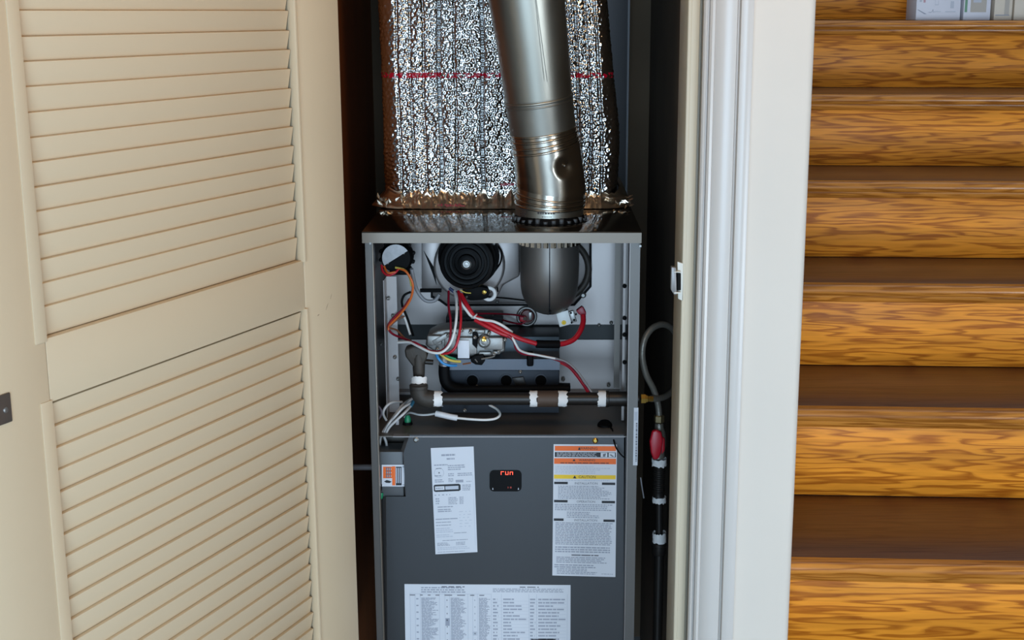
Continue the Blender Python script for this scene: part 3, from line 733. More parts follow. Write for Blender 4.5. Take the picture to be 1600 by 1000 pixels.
# gas valve
GY = 2.235
gv = MB().prism(ppoly([(668, 524), (684, 516), (706, 513), (736, 512), (770, 514), (788, 519), (789, 550), (770, 556), (742, 558), (700, 554), (676, 548), (664, 540)], GY + 0.010), (0, 0.055, 0)).build('gas_valve', M['cast'], fur, bevel=0.004, seg=3, label='cast silver gas valve')
for (u0, v0, u1, v1, d) in ((668, 522, 690, 540, 0.012), (694, 519, 714, 546, 0.008), (714, 525, 745, 554, 0.010), (757, 524, 786, 547, 0.016), (742, 514, 758, 522, 0.006), (770, 546, 782, 554, 0.012), (748, 548, 768, 556, 0.008)):
    MB().box(at(u0, v0, GY + 0.010), at(u1, v1, GY + 0.010 - d)).build('body_block', M['cast'], gv, bevel=0.0025, seg=2)
MB().prism(rect_px(688, 530, 26, 8, -0.5, GY - 0.003), (0, 0.004, 0)).build('flange_ear', M['cast'], gv, bevel=0.0015)
MB().lathe(at(757, 532, GY + 0.004), (0, -1, 0), [(0.0115, 0), (0.0110, 0.010), (0.0085, 0.012), (0.008, 0.009), (0.0055, 0.009), (0.005, 0.014), (0.0005, 0.015)], 24).build('regulator_cap', M['cast'], gv, smooth=35)
MB().lathe(at(756, 530, GY - 0.011), (0.2, -1, 0.3), [(0.0045, 0), (0.004, 0.003), (0.0005, 0.004)], 12).build('brass_plug', M['brass'], gv, smooth=35)
for u, v in ((735, 519), (742, 527), (789, 531), (722, 516), (700, 524), (764, 521), (772, 553), (779, 549), (683, 546)):
    MB().lathe(at(u, v, GY - 0.001), (0, -1, 0), [(0.0032, -0.01), (0.0032, 0.002), (0.0018, 0.003), (0.0004, 0.0022)], 10).build('screw', M['screw'], gv, smooth=40)
MB().prism(ppoly([(738, 521), (745, 519), (748, 530), (745, 545), (738, 538)], GY - 0.001), (0, 0.012, 0)).build('dark_recess', M['black'], gv)
lb = MB().box(at(715, 531, GY - 0.0005), at(733.5, 560, GY - 0.004)).build('valve_label', M['paper'], gv, bevel=0.0008, label='small white label')
mb = MB().prism(ppoly([(735, 560), (742, 556), (755, 554), (758, 564), (753, 571), (743, 570), (736, 566)], GY - 0.004), (0, 0.014, 0))
mb.build('valve_connector', M['black'], fur, bevel=0.0015)
MB().tube(ppoly([(742, 561), (746, 566)], GY - 0.006), 0.0012, 6).tube(ppoly([(752, 561), (768, 558), (773, 556)], GY - 0.006), 0.0016, 6).build('connector_pin', M['screw'], fur)
MB().tube(ppoly([(723, 569), (736, 567)], GY - 0.002), 0.0016, 6).build('valve_lead', M['brown_w'], fur)
MB().box(at(823, 548, 2.262), at(833.5, 573, 2.256)).build('wire_clip', M['black'], fur, bevel=0.003, seg=3)
MB().box(at(700, 485, YV-0.004), at(785, 509, YV-0.06)).build('ignition_bracket', M['navy'], fur, bevel=0.0015)
MB().lathe(at(727, 501, YV - 0.061), (0, -1, 0), [(0.0024, 0), (0.0005, 0.002)], 10).build('screw', M['screw'], fur)
MB().lathe(at(770, 493, YV - 0.061), (0, -1, 0), [(0.0024, 0), (0.0005, 0.002)], 10).build('screw', M['screw'], fur)

# wires of the burner bay
def wire(pts, m, r, label, name='wire', n=8, parent=None):
    return MB().tube(spline([at(*p) for p in pts], n), r, 8).build(name, m, parent or fur, smooth=80, label=label)
W = 0.0021
wire([(596, 414, 2.28), (598, 424, 2.275), (606, 430, 2.272), (616, 427, 2.272), (622, 421, 2.276)], M['red_w'], W, 'short red lead under the pressure switch')
wire([(600, 416, 2.28), (606, 426, 2.272), (618, 425, 2.272)], M['orange_w'], W*0.9, 'short orange lead under the pressure switch')
wire([(622, 419, 2.277), (634, 424, 2.27), (643, 438, 2.268), (645, 452, 2.27), (640, 470, 2.275), (626, 490, 2.28), (609, 508, 2.285), (607, 516, 2.285)], M['orange_w'], W, 'orange wire from the pressure switch')
wire([(618, 418, 2.279), (632, 422, 2.272), (640, 433, 2.27), (643, 447, 2.272)], M['yellow_w'], W, 'yellow wire from the pressure switch')
wire([(640, 467, 2.276), (630, 482, 2.28), (618, 494, 2.283), (608, 506, 2.286), (607, 514, 2.286), (614, 522, 2.28), (628, 528, 2.27), (643, 534, 2.25)], M['dred_w'], W, 'dark red wire turning at the left wall')
wire([(632, 494, 2.285), (620, 500, 2.285), (609, 511, 2.284), (620, 516, 2.28), (632, 528, 2.272), (642, 532, 2.26)], M['brown_w'], W*0.8, 'thin brown wire at the left wall')
wire([(643, 420, 2.29), (647, 440, 2.30), (653, 456, 2.31), (664, 469, 2.31), (678, 470, 2.31), (687, 460, 2.31)], M['grey_w'], 0.0034, 'grey pressure hose')
wire([(642, 456, 2.30), (632, 461, 2.30), (628, 470, 2.30), (629, 480, 2.295)], M['black'], W, 'short black wire bend')
wire([(629, 489, 2.295), (634, 501, 2.29), (641, 523, 2.28)], M['white_w'], W, 'short white wire')
wire([(632, 486, 2.297), (638, 501, 2.293), (646, 525, 2.285)], M['black'], W, 'short black wire')
wire([(640, 534, 2.24), (650, 536, 2.225), (662, 544, 2.215), (676, 549, 2.208), (690, 548, 2.205), (700, 538, 2.205), (704, 522, 2.21), (704, 500, 2.225), (701, 478, 2.25), (701, 455, 2.28)], M['dred_w'], W, 'dark red wire looping below the valve')
wire([(622, 535, 2.25), (640, 535, 2.235), (655, 542, 2.218), (672, 550, 2.205), (688, 551, 2.2), (701, 541, 2.2), (709, 522, 2.205), (713, 497, 2.22), (713, 472, 2.25), (710, 455, 2.28)], M['white_w'], W*1.1, 'white wire looping below the valve')
wire([(716, 455, 2.28), (719, 475, 2.25), (720, 500, 2.225), (717, 525, 2.21), (711, 543, 2.205), (702, 551, 2.205), (690, 553, 2.21)], M['red_w'], W*1.1, 'red wire down to the valve')
wire([(717, 456, 2.278), (726, 472, 2.26), (736, 488, 2.25), (744, 494, 2.25)], M['red_w'], W, 'red wire from the motor')
wire([(712, 458, 2.28), (718, 470, 2.262), (728, 484, 2.252), (738, 495, 2.247), (756, 500, 2.24), (770, 502, 2.235), (784, 508, 2.234), (800, 519, 2.246)], M['white_w'], W*1.15, 'white wire crossing above the burner box')
wire([(720, 460, 2.275), (730, 478, 2.258), (740, 493, 2.25), (752, 499, 2.245), (770, 508, 2.238), (790, 519, 2.235), (812, 529, 2.235), (838, 537, 2.24)], M['red_w'], 0.0042, 'thick red ignition cable')
wire([(742, 500, 2.243), (760, 510, 2.236), (780, 520, 2.232), (800, 527, 2.232)], M['red_w'], 0.0034, 'second red cable below the first')
wire([(838, 537.5, 2.24), (856, 538, 2.245), (874, 538, 2.25)], M['black'], 0.0072, 'black sleeve on the red cable', name='cable_sleeve')
wire([(873, 538, 2.25), (884, 536, 2.255), (897, 530, 2.262), (906, 518, 2.272), (911, 504, 2.285), (911, 493, 2.294)], M['red_w'], 0.0048, 'thick red cable up to the roll-out switch')
wire([(744, 490, 2.30), (775, 490, 2.34), (805, 492, 2.385), (818, 495, 2.395)], M['dred_w'], W*0.8, 'thin dark red lead to the limit switch')
wire([(786, 500, 2.36), (800, 504, 2.385), (814, 506, 2.395), (822, 502, 2.397)], M['dred_w'], W*0.8, 'thin dark red lead under the limit switch')
wire([(782, 514, 2.247), (792, 521, 2.240), (801, 529, 2.229), (806, 538, 2.228), (812, 547, 2.235), (824, 552, 2.248), (836, 554, 2.25), (856, 558, 2.25), (872, 561, 2.25)], M['white_w'], W, 'white wire running to the right shelf')
wire([(794, 524, 2.23), (803, 533, 2.23), (807, 545, 2.235), (816, 552, 2.245), (828, 554, 2.252), (848, 556, 2.255), (870, 562, 2.252), (886, 570, 2.245), (900, 584, 2.235), (911, 600, 2.225), (921, 613, 2.212)], M['dred_w'], W*1.2, 'dark red wire running to the gas pipe')
wire([(868, 560, 2.249), (884, 565, 2.242), (898, 576, 2.234), (911, 592, 2.224), (925, 614, 2.208)], M['grey_w'], W*0.9, 'grey wire running to the gas pipe')
wire([(876, 567, 2.25), (890, 575, 2.243), (902, 589, 2.234), (912, 603, 2.224), (920, 616, 2.21)], M['red_w'], W*0.9, 'red wire running to the gas pipe')
wire([(681, 552, 2.22), (685, 560, 2.215), (693, 568, 2.215), (703, 571, 2.22), (713, 571, 2.23)], M['blue_w'], W*1.1, 'blue wire below the valve')
wire([(688, 553, 2.215), (697, 560, 2.212), (708, 564, 2.218), (719, 565, 2.228)], M['yellow_w'], W*1.1, 'yellow wire below the valve')
wire([(690, 551, 2.217), (700, 557, 2.215), (712, 561, 2.22)], M['green_w'], W*0.9, 'green wire below the valve')
for u, v, r in ((741, 492, 0.0045), (740, 497, 0.0045)):
    pass
MB().torus(at(741, 494, 2.248), (0.6, 0, -0.8), 0.0052, 0.0014, 18, 6).build('cable_tie', M['greyw2'], fur, smooth=60)
# lower left: grey wires down into the junction box
G = M['greyw2']
Yg = 2.20
wire([(648, 620, 2.26), (632, 632, 2.23), (618, 648, Yg), (607, 662, Yg), (598, 676, 2.19), (594, 686, 2.20), (593, 704, 2.215)], G, W*1.1, 'grey wire going down to the junction box')
wire([(641, 624, 2.25), (628, 634, 2.22), (612, 656, 2.19), (604, 668, 2.188), (600, 680, 2.19), (603, 690, 2.20), (606, 704, 2.21)], G, W*1.1, 'second grey wire going down to the junction box')
wire([(628, 628, 2.24), (612, 629, 2.22), (602, 637, 2.21), (599, 647, 2.21), (604, 657, 2.21)], G, W*1.1, 'grey wire loop at the left wall')
wire([(644, 628, 2.23), (630, 637, 2.2), (620, 648, 2.19), (612, 657, 2.19)], G, W*1.1, 'grey wire in the lower left bundle')
wire([(642, 634, 2.22), (632, 645, 2.19), (620, 656, 2.185), (608, 668, 2.185), (602, 680, 2.187)], G, W*1.1, 'grey wire at the front of the lower left bundle')
wire([(587, 631, 2.24), (594, 638, 2.24), (596, 646, 2.24), (592, 654, 2.24), (587, 656, 2.24)], mat('dim_purple_wire', srgb(96, 88, 98), 0.5), W, 'dim grey loop against the left wall')
wire([(646, 627, 2.227), (642, 635, 2.217)], mat('dim_teal_sleeve', srgb(44, 92, 112), 0.5), W*1.4, 'blue wire end in the lower left bundle')
MB().box(at(618, 656, 2.186), at(624, 662, 2.194)).build('crimp', M['grey_w'], fur, bevel=0.001)
wire([(632, 652, 2.26), (640, 645, 2.25), (655, 648, 2.23), (668, 648, 2.22), (682, 646, 2.21)], M['white_w'], W*0.9, 'white wire to the splice')
sp = spline([at(681, 646, 2.21), at(690, 648, 2.208), (at(703, 651, 2.208)), at(714, 653, 2.21)], 6)
MB().tube(sp, [0.0052]*len(sp), 12).build('wire_splice', mat('white_sleeve', srgb(206, 206, 208), 0.5), fur, smooth=50, label='white splice sleeve')
wire([(713, 653, 2.21), (735, 655, 2.205), (758, 656, 2.205), (774, 654, 2.21), (781, 648, 2.22), (777, 640, 2.235), (765, 633, 2.25)], M['white_w'], W*1.05, 'white wire loop from the splice')
mb = MB().lathe(at(637, 673, 2.235), (0, 0, 1), [(0.010, 0), (0.009, 0.012), (0.007, 0.018)], 14)
mb.build('wire_nut_base', M['black'], fur, smooth=40)
MB().lathe(at(637, 659, 2.232), (0, 0, 1), [(0.0058, 0), (0.0056, 0.006), (0.003, 0.012)], 14).build('green_wire_nut', M['green_w'], fur, smooth=40, label='green wire nut')
MB().tube(ppoly([(704, 656), (706, 668)], 2.26), 0.0022, 8).build('deck_pin', M['steel_in'], fur)
MB().box(at(700, 678, 2.20), at(708, 671, 2.21)).build('deck_clip', M['steel_in'], fur)
MB().box(at(872, 678, 2.20), at(881, 673, 2.21)).build('deck_clip', M['steel_in'], fur)
MB().lathe(Vector((at(945, 664, 2.225).x, at(945, 664, 2.225).y, ZDECK - 0.0015)), (0, -0.35, 1), [(0.013, -0.004), (0.013, 0.002), (0.010, 0.006), (0.0005, 0.007)], 24).build('rubber_plug', M['black'], fur, smooth=40, label='round black rubber plug')
wire([(952, 666, 2.215), (957, 672, 2.20), (959, 688, 2.165), (963, 700, 2.152), (970, 710, 2.148), (977, 716, 2.148)], M['black'], 0.0014, 'thin black wire from the plug')

MB().cyl(at(551, 730, 2.30), (XL + 0.001, 2.30, at(551, 730, 2.30).z), 0.0055, seg=12).build('drain_stub', M['grey_w'], fur, smooth=40, label='short grey pipe stub on the left side')
wire([(1001, 746, 2.19), (1003, 760, 2.19), (1006, 778, 2.20)], M['grey_w'], 0.0012, 'thin grey wire outside the right side')
# blower door panel (with a corner notch for the junction box)
PPTS = [(640, 679.5), (975, 679.5), (974, 1045), (606, 1045), (603, 776), (634, 776), (630.5, 708)]
MB().prism(ppoly(PPTS, YD), (0, 0.0016, 0)).build('blower_door', M['steel'], fur, label='smooth grey lower door panel')
# folded flanges of that panel
MB().box((at(614, 680, YD).x, YD - 0.0006, ZDECK - 0.0035), (at(976, 680, YD).x, YD + 0.014, ZDECK - 0.0018)).build('door_fold', M['steel_in'], fur)
a_, b_ = at(640, 680, YD), at(630.5, 708, YD); c_ = at(634, 776, YD)
MB().add([a_, b_, b_ + Vector((-0.006, 0.016, 0)), a_ + Vector((-0.006, 0.016, 0)), c_, c_ + Vector((-0.004, 0.016, 0))], [(0, 1, 2, 3), (1, 4, 5, 2)]).build('door_fold', M['steel_in'], fur)
fx = at(603, 900, YD).x
MB().add([(at(603, 776, YD).x, YD, at(603, 776, YD).z), (fx, YD, 0.34), (fx - 0.011, YD + 0.018, 0.34), (at(603, 776, YD).x - 0.011, YD + 0.018, at(603, 776, YD).z)], [(0, 1, 2, 3)]).build('door_fold', M['steel_in'], fur)
fx = at(974.5, 900, YD).x
MB().box((fx, YD + 0.0005, 0.34), (fx + 0.0012, YD + 0.02, ZDECK - 0.004)).build('door_fold', M['steel'], fur)
MB().box((at(587, 700, 2.245).x, 2.245, at(600, 800, 2.245).z), (at(640, 700, 2.245).x, 2.247, ZDECK - 0.004)).build('notch_back', M['deck'], fur)
for u, v, m_ in ((650, 687, 'screw'), (930, 688.5, 'brass')):
    s_ = MB().lathe(at(u, v, YD), (0, -1, 0), [(0.0050, 0), (0.0048, 0.0015), (0.0030, 0.0028), (0.0026, 0.0016), (0.0004, 0.0016)], 14).build('screw', M[m_], fur, smooth=35)
# junction box
JY = 2.171
jb = MB().box(at(589, 776, JY), (at(631, 776, JY).x, JY + 0.05, at(600, 706, JY).z)).build('junction_box', mat('box_steel', srgb(96, 98, 100), 0.55, 0.5), fur, bevel=0.001, label='small grey junction box')
MB().box(at(589, 777, JY-0.0012), (at(594, 777, JY).x, JY + 0.002, at(600, 706, JY).z)).build('box_flange', M['steel_in'], jb)
for v in (715, 736):
    MB().lathe(at(590.5, v, JY - 0.0014), (0, -1, 0), [(0.0032, 0), (0.001, 0.0015)], 10).build('screw', M['black'], jb, smooth=40)
MB().lathe(at(594, 772, JY - 0.002), (0, -0.3, -1), [(0.0055, -0.002), (0.005, 0.005), (0.003, 0.009)], 14).build('green_screw', M['green_w'], jb, smooth=40, label='green grounding screw')
MB().cyl(at(594, 766, JY-0.003), at(594, 757, JY-0.003), 0.0032, seg=10).build('terminal', M['black'], jb)

# ---- printed stickers
class Sheet:
    """a flat sticker: corners in photo pixels (tl, tr, br, bl) on an upright plane, content in 0..1 from the top left"""
    def __init__(s, name, corners, Y, parent, label, m=None):
        s.c = [at(u, v, Y) for u, v in corners]; s.Y = Y
        s.w = (s.c[1] - s.c[0]).length; s.h = (s.c[3] - s.c[0]).length
        s.o = MB().prism(s.c, (0, -0.0004, 0)).build(name, m or M['paper'], parent, label=label)
        s.par = s.o; s.d = 0.0005
        s.acc = {}
    def p(s, a, b, d=0.0):
        c = s.c
        q = (c[0]*(1-a) + c[1]*a)*(1-b) + (c[3]*(1-a) + c[2]*a)*b
        return q - Vector((0, s.d + d, 0))
    def quad(s, m, a0, b0, a1, b1, d=0.0):
        mb = s.acc.setdefault(m, MB())
        mb.add([s.p(a0, b0, d), s.p(a0, b1, d), s.p(a1, b1, d), s.p(a1, b0, d)], [(0, 1, 2, 3)])
    def poly(s, m, pts, d=0.0):
        s.acc.setdefault(m, MB()).add([s.p(a, b, d) for a, b in pts], [tuple(range(len(pts)))])
    def words(s, m, a0, b0, a1, b1, lines, seed, fill=0.55, ragged=0.3, ww=0.03, gap=0.010, d=0.0):
        r = random.Random(seed); lh = (b1 - b0)/lines
        for i in range(lines):
            end = a1 - r.random()*ragged*(a1 - a0)
            a = a0; y0 = b0 + lh*(i + (1-fill)/2); y1 = y0 + lh*fill
            while a < end:
                e_ = min(end, a + ww*r.uniform(0.4, 1.7))
                s.quad(m, a, y0, e_, y1, d); a = e_ + gap
    def text(s, m, txt, a, b, h, d=0.0002, wmax=None):
        """real lettering, centred at (a, b), cap height h in sheet fractions"""
        cu = bpy.data.curves.new('lettering', 'FONT'); cu.body = txt; cu.size = 1.0
        cu.align_x = 'CENTER'; cu.align_y = 'CENTER'; cu.resolution_u = 2
        ob = bpy.data.objects.new('lettering', cu); COL.objects.link(ob)
        dg = bpy.context.evaluated_depsgraph_get()
        me = bpy.data.meshes.new_from_object(ob.evaluated_get(dg))
        bpy.data.objects.remove(ob)
        k = h*s.h/0.70
        xs = [v.co.x for v in me.vertices]; wd = max(xs) - min(xs)
        kx = k if wmax is None else wmax*s.w/wd
        mb = s.acc.setdefault(m, MB())
        mb.add([s.p(a + v.co.x*kx/s.w, b - v.co.y*k/s.h, d) for v in me.vertices], [tuple(f.vertices) for f in me.polygons])
        bpy.data.meshes.remove(me)
    def done(s):
        names = {'ink': 'fine_print', 'ink_l': 'faint_print', 'inkblack': 'black_print', 'orange': 'orange_band', 'yellow': 'yellow_band', 'greyprint': 'grey_print', 'paper': 'white_mark'}
        for m, mb in s.acc.items():
            mb.build(names.get(m, 'print'), M[m], s.par, kind='stuff')

YS = YD - 0.0002
# rating plate sticker on the left of the door
A = Sheet('rating_label', [(673, 700), (740, 697.5), (746, 862.5), (680.5, 866)], YS, fur, 'narrow white rating label with a black outlined box')
A.words('ink', 0.24, 0.055, 0.58, 0.085, 1, 1, ww=0.06)
A.words('ink', 0.36, 0.092, 0.62, 0.120, 1, 2, ww=0.05)
A.words('ink', 0.06, 0.150, 0.40, 0.170, 1, 3, ww=0.05)
A.words('ink', 0.38, 0.160, 0.82, 0.215, 3, 4, ragged=0.4, ww=0.05)
A.words('ink', 0.10, 0.185, 0.26, 0.200, 1, 5, ww=0.05)
for i in range(24):
    a0 = 2*math.pi*i/24; a1 = a0 + 0.16
    A.poly('ink', [(0.17 + 0.115*math.cos(q), 0.232 + 0.046*math.sin(q)) for q in (a0, a1)] + [(0.17 + 0.105*math.cos(q), 0.232 + 0.042*math.sin(q)) for q in (a1, a0)])
A.poly('inkblack', [(0.15, 0.237), (0.17, 0.222), (0.19, 0.237)])
A.words('ink', 0.06, 0.252, 0.28, 0.268, 1, 6, ww=0.06)
A.words('ink', 0.38, 0.238, 0.52, 0.272, 2, 7, ww=0.05, ragged=0.1)
A.words('ink', 0.60, 0.238, 0.95, 0.272, 2, 8, ww=0.05, ragged=0.15)
A.words('ink', 0.06, 0.290, 0.28, 0.325, 2, 9, ww=0.06, ragged=0.4)
A.words('ink', 0.38, 0.285, 0.50, 0.325, 3, 10, ww=0.05, ragged=0.1)
A.quad('ink', 0.55, 0.305, 0.73, 0.330); A.words('ink', 0.80, 0.318, 0.94, 0.330, 1, 11)
A.poly('inkblack', [(0.03, 0.350), (0.06, 0.342), (0.62, 0.342), (0.66, 0.352), (0.66, 0.400), (0.62, 0.410), (0.07, 0.410), (0.03, 0.402)])
A.quad('paper', 0.06, 0.358, 0.28, 0.393, 0.0002); A.quad('ink_l', 0.30, 0.360, 0.61, 0.392, 0.0002)
A.words('ink', 0.08, 0.366, 0.27, 0.386, 1, 12, d=0.0004)
A.words('ink', 0.70, 0.350, 0.92, 0.410, 4, 13, ww=0.05)
A.words('ink', 0.04, 0.432, 0.42, 0.448, 1, 14, ww=0.03, gap=0.05)
A.words('ink', 0.36, 0.462, 0.58, 0.535, 5, 15, ww=0.04, ragged=0.15); A.words('ink', 0.62, 0.462, 0.72, 0.535, 6, 16, ww=0.06, ragged=0.1); A.words('ink', 0.06, 0.465, 0.16, 0.530, 3, 17)
A.words('ink', 0.10, 0.545, 0.46, 0.562, 1, 18, ww=0.1, ragged=0); A.words('ink', 0.10, 0.570, 0.45, 0.605, 2, 19, ww=0.09, ragged=0.2)
A.words('ink', 0.04, 0.660, 0.56, 0.676, 1, 20, ww=0.12, ragged=0); A.words('ink', 0.04, 0.692, 0.40, 0.705, 1, 21, ww=0.1, ragged=0); A.words('ink', 0.04, 0.720, 0.40, 0.733, 1, 22, ww=0.1, ragged=0)
A.words('ink_l', 0.04, 0.748, 0.50, 0.80, 3, 23, ww=0.06); A.words('ink_l', 0.04, 0.81, 0.44, 0.845, 2, 24, ww=0.06); A.words('ink', 0.46, 0.80, 0.76, 0.812, 1, 25, ww=0.1, ragged=0)
A.words('ink', 0.18, 0.867, 0.78, 0.879, 1, 26, ww=0.12, ragged=0); A.words('ink', 0.05, 0.89, 0.36, 0.925, 3, 27, ww=0.05); A.words('ink', 0.50, 0.89, 0.72, 0.925, 3, 28, ww=0.05, ragged=0.1)
A.words('ink_l', 0.05, 0.932, 0.90, 0.965, 2, 29, ww=0.05); A.words('ink', 0.05, 0.977, 0.70, 0.987, 1, 30, ww=0.15, ragged=0)
for i in range(6):
    A.words('ink_l', 0.60, 0.60 + i*0.028, 0.92, 0.612 + i*0.028, 1, 40+i, ww=0.06, gap=0.06)
A.quad('ink_l', 0.955, 0.26, 0.962, 0.93)
A.done()
# warning label on the right
Bv = lambda v: (v - 694)/206.5
B = Sheet('warning_label', [(865, 694), (964, 694.5), (961.5, 901.5), (863, 899)], YS, fur, 'tall white warning label with orange and yellow bands')
B.quad('orange', 0.02, Bv(696.5), 0.985, Bv(704)); B.text('inkblack', 'WARNING', 0.55, Bv(700.2), 0.019)
B.poly('inkblack', [(0.385, Bv(702.5)), (0.405, Bv(697.5)), (0.425, Bv(702.5))], 0.0002)
B.quad('inkblack', 0.02, Bv(706), 0.985, Bv(713.6)); B.words('paper', 0.05, Bv(706.6), 0.70, Bv(713), 4, 50, fill=0.35, ww=0.05, ragged=0.08, gap=0.012, d=0.0002)
B.quad('paper', 0.745, Bv(706.6), 0.85, Bv(713), 0.0002); B.quad('paper', 0.87, Bv(706.6), 0.97, Bv(713), 0.0002)
B.poly('greyprint', [(0.78, Bv(712.5)), (0.78, Bv(708.5)), (0.83, Bv(707.5)), (0.815, Bv(712.5))], 0.0004)
B.poly('greyprint', [(0.88, Bv(709.5)), (0.91, Bv(708.8)), (0.955, Bv(712)), (0.93, Bv(712.5))], 0.0004)
B.quad('orange', 0.01, Bv(715.5), 0.99, Bv(724.2)); B.text('inkblack', 'WARNING', 0.53, Bv(718.2), 0.017)
B.poly('inkblack', [(0.30, Bv(719.8)), (0.325, Bv(716.2)), (0.35, Bv(719.8))], 0.0002)
B.words('inkblack', 0.11, Bv(721.4), 0.88, Bv(723.8), 1, 51, fill=0.5, ww=0.06, ragged=0.02, d=0.0002)
B.words('ink_l', 0.03, Bv(727), 0.95, Bv(739.5), 5, 52, ragged=0.35)
B.quad('yellow', 0.01, Bv(741), 0.985, Bv(747.2)); B.text('inkblack', 'CAUTION', 0.535, Bv(744.2), 0.019)
B.poly('inkblack', [(0.31, Bv(746.4)), (0.338, Bv(741.8)), (0.366, Bv(746.4))], 0.0002)
B.words('ink_l', 0.03, Bv(748.2), 0.95, Bv(750.8), 1, 53, ragged=0.1)
for v, h1, h2, tx in ((753.8, 0.23, 0.77, 'INSTALLATION'), (782.2, 0.23, 0.77, 'OPERATION'), (811.3, 0.17, 0.80, 'INSTALLATION')):
    B.quad('inkblack', 0.015, Bv(v - 1.9), h1, Bv(v + 1.9)); B.quad('inkblack', h2, Bv(v - 1.4), 0.98, Bv(v + 2.3))
    B.text('greyprint', tx, 0.52, Bv(v + 0.4), 0.0165, wmax=0.36 if len(tx) > 10 else 0.29)
B.words('ink', 0.08, Bv(757.5), 0.95, Bv(779), 9, 54, ragged=0.3)
B.words('ink', 0.03, Bv(786), 0.95, Bv(797), 4, 55, ragged=0.15); B.words('ink', 0.22, Bv(798), 0.94, Bv(808.5), 4, 56, ragged=0.5)
B.words('ink', 0.04, Bv(815), 0.95, Bv(851), 14, 57, ragged=0.06, ww=0.05); B.words('ink', 0.04, Bv(853), 0.93, Bv(863.5), 3, 58, ragged=0.05, ww=0.05)
B.words('greyprint', 0.30, Bv(865.8), 0.73, Bv(868.2), 1, 59, ragged=0, fill=0.8, ww=0.09)
B.words('ink', 0.06, Bv(869.5), 0.90, Bv(880), 4, 60, ragged=0.25, ww=0.06); B.words('ink', 0.03, Bv(881.5), 0.70, Bv(888), 2, 61, ragged=0.15, ww=0.06); B.words('ink', 0.07, Bv(888), 0.74, Bv(898), 4, 62, ragged=0.3, ww=0.05)
B.words('ink', 0.78, Bv(895.2), 0.96, Bv(897), 1, 63, ragged=0)
B.done()
# wide wiring / settings table at the bottom
C_ = Sheet('service_table', [(632, 912.5), (891.5, 914), (891, 1040), (634, 1040)], YS, fur, 'wide white service table with small print')
Cv = lambda v: (v - 912.5)/127.5
Ca = lambda u: (u - 632)/259.5
C_.words('ink', Ca(658), Cv(916), Ca(728), Cv(926), 3, 70, ragged=0.1, ww=0.02, gap=0.005); C_.words('ink', Ca(770), Cv(918), Ca(882), Cv(924.5), 3, 71, ragged=0.05, ww=0.02, gap=0.005)
C_.words('greyprint', Ca(812), Cv(914.8), Ca(842), Cv(917.5), 1, 72, ragged=0, ww=0.03); C_.words('greyprint', Ca(690), Cv(914.8), Ca(726), Cv(917.5), 1, 73, ragged=0, ww=0.03)
for u in (640, 648, 656, 686, 694.5, 702, 730.5, 738, 745.5, 767, 783, 826, 838, 886):
    C_.quad('ink_l', Ca(u), Cv(927), Ca(u + 0.7), 1.0)
for u0, u1 in ((640, 767),):
    C_.quad('ink_l', Ca(u0), Cv(927), Ca(u1), Cv(927.7)); C_.words('greyprint', Ca(u0), Cv(928), Ca(764), Cv(930.5), 1, 74, ragged=0, ww=0.03, gap=0.03)
for i, v in enumerate(np.arange(933, 1038, 5.2)):
    C_.words('ink', Ca(658), Cv(v), Ca(685), Cv(v + 5), 3, 80+i, ragged=0.55, ww=0.02, gap=0.003, fill=0.7)
    C_.words('ink', Ca(704), Cv(v), Ca(729), Cv(v + 5), 3, 110+i, ragged=0.45, ww=0.02, gap=0.003, fill=0.7)
    C_.words('ink', Ca(748), Cv(v), Ca(766), Cv(v + 5), 3, 140+i, ragged=0.4, ww=0.02, gap=0.003, fill=0.7)
    C_.words('ink', Ca(786), Cv(v), Ca(824), Cv(v + 4.4), 1, 170+i, ragged=0.7, ww=0.03, gap=0.004, fill=0.5)
    C_.words('ink', Ca(841), Cv(v), Ca(884), Cv(v + 4.4), 1, 200+i, ragged=0.6, ww=0.03, gap=0.004, fill=0.5)
    C_.words('ink', Ca(770), Cv(v), Ca(780), Cv(v + 4.4), 1, 230+i, ragged=0.4, ww=0.02, fill=0.5); C_.words('ink', Ca(828), Cv(v), Ca(837), Cv(v + 4.4), 1, 260+i, ragged=0.3, ww=0.02, fill=0.5)
    C_.quad('ink_l', Ca(768), Cv(v + 4.7), Ca(825), Cv(v + 5.1)); C_.quad('ink_l', Ca(826), Cv(v + 4.7), Ca(885), Cv(v + 5.1))
    if i % 2 == 0:
        C_.quad('ink', Ca(650), Cv(v+1), Ca(653.5), Cv(v + 3)); C_.quad('greyprint', Ca(697.5), Cv(v+3), Ca(698.8), Cv(v + 5)); C_.quad('ink', Ca(741), Cv(v+3), Ca(742.3), Cv(v + 5))
C_.quad('ink', Ca(695.5), Cv(965), Ca(702), Cv(977)); C_.quad('ink_l', Ca(738.5), Cv(986), Ca(745), Cv(992))
C_.quad('greyprint', Ca(830), Cv(997), Ca(868), Cv(1002))
C_.done()
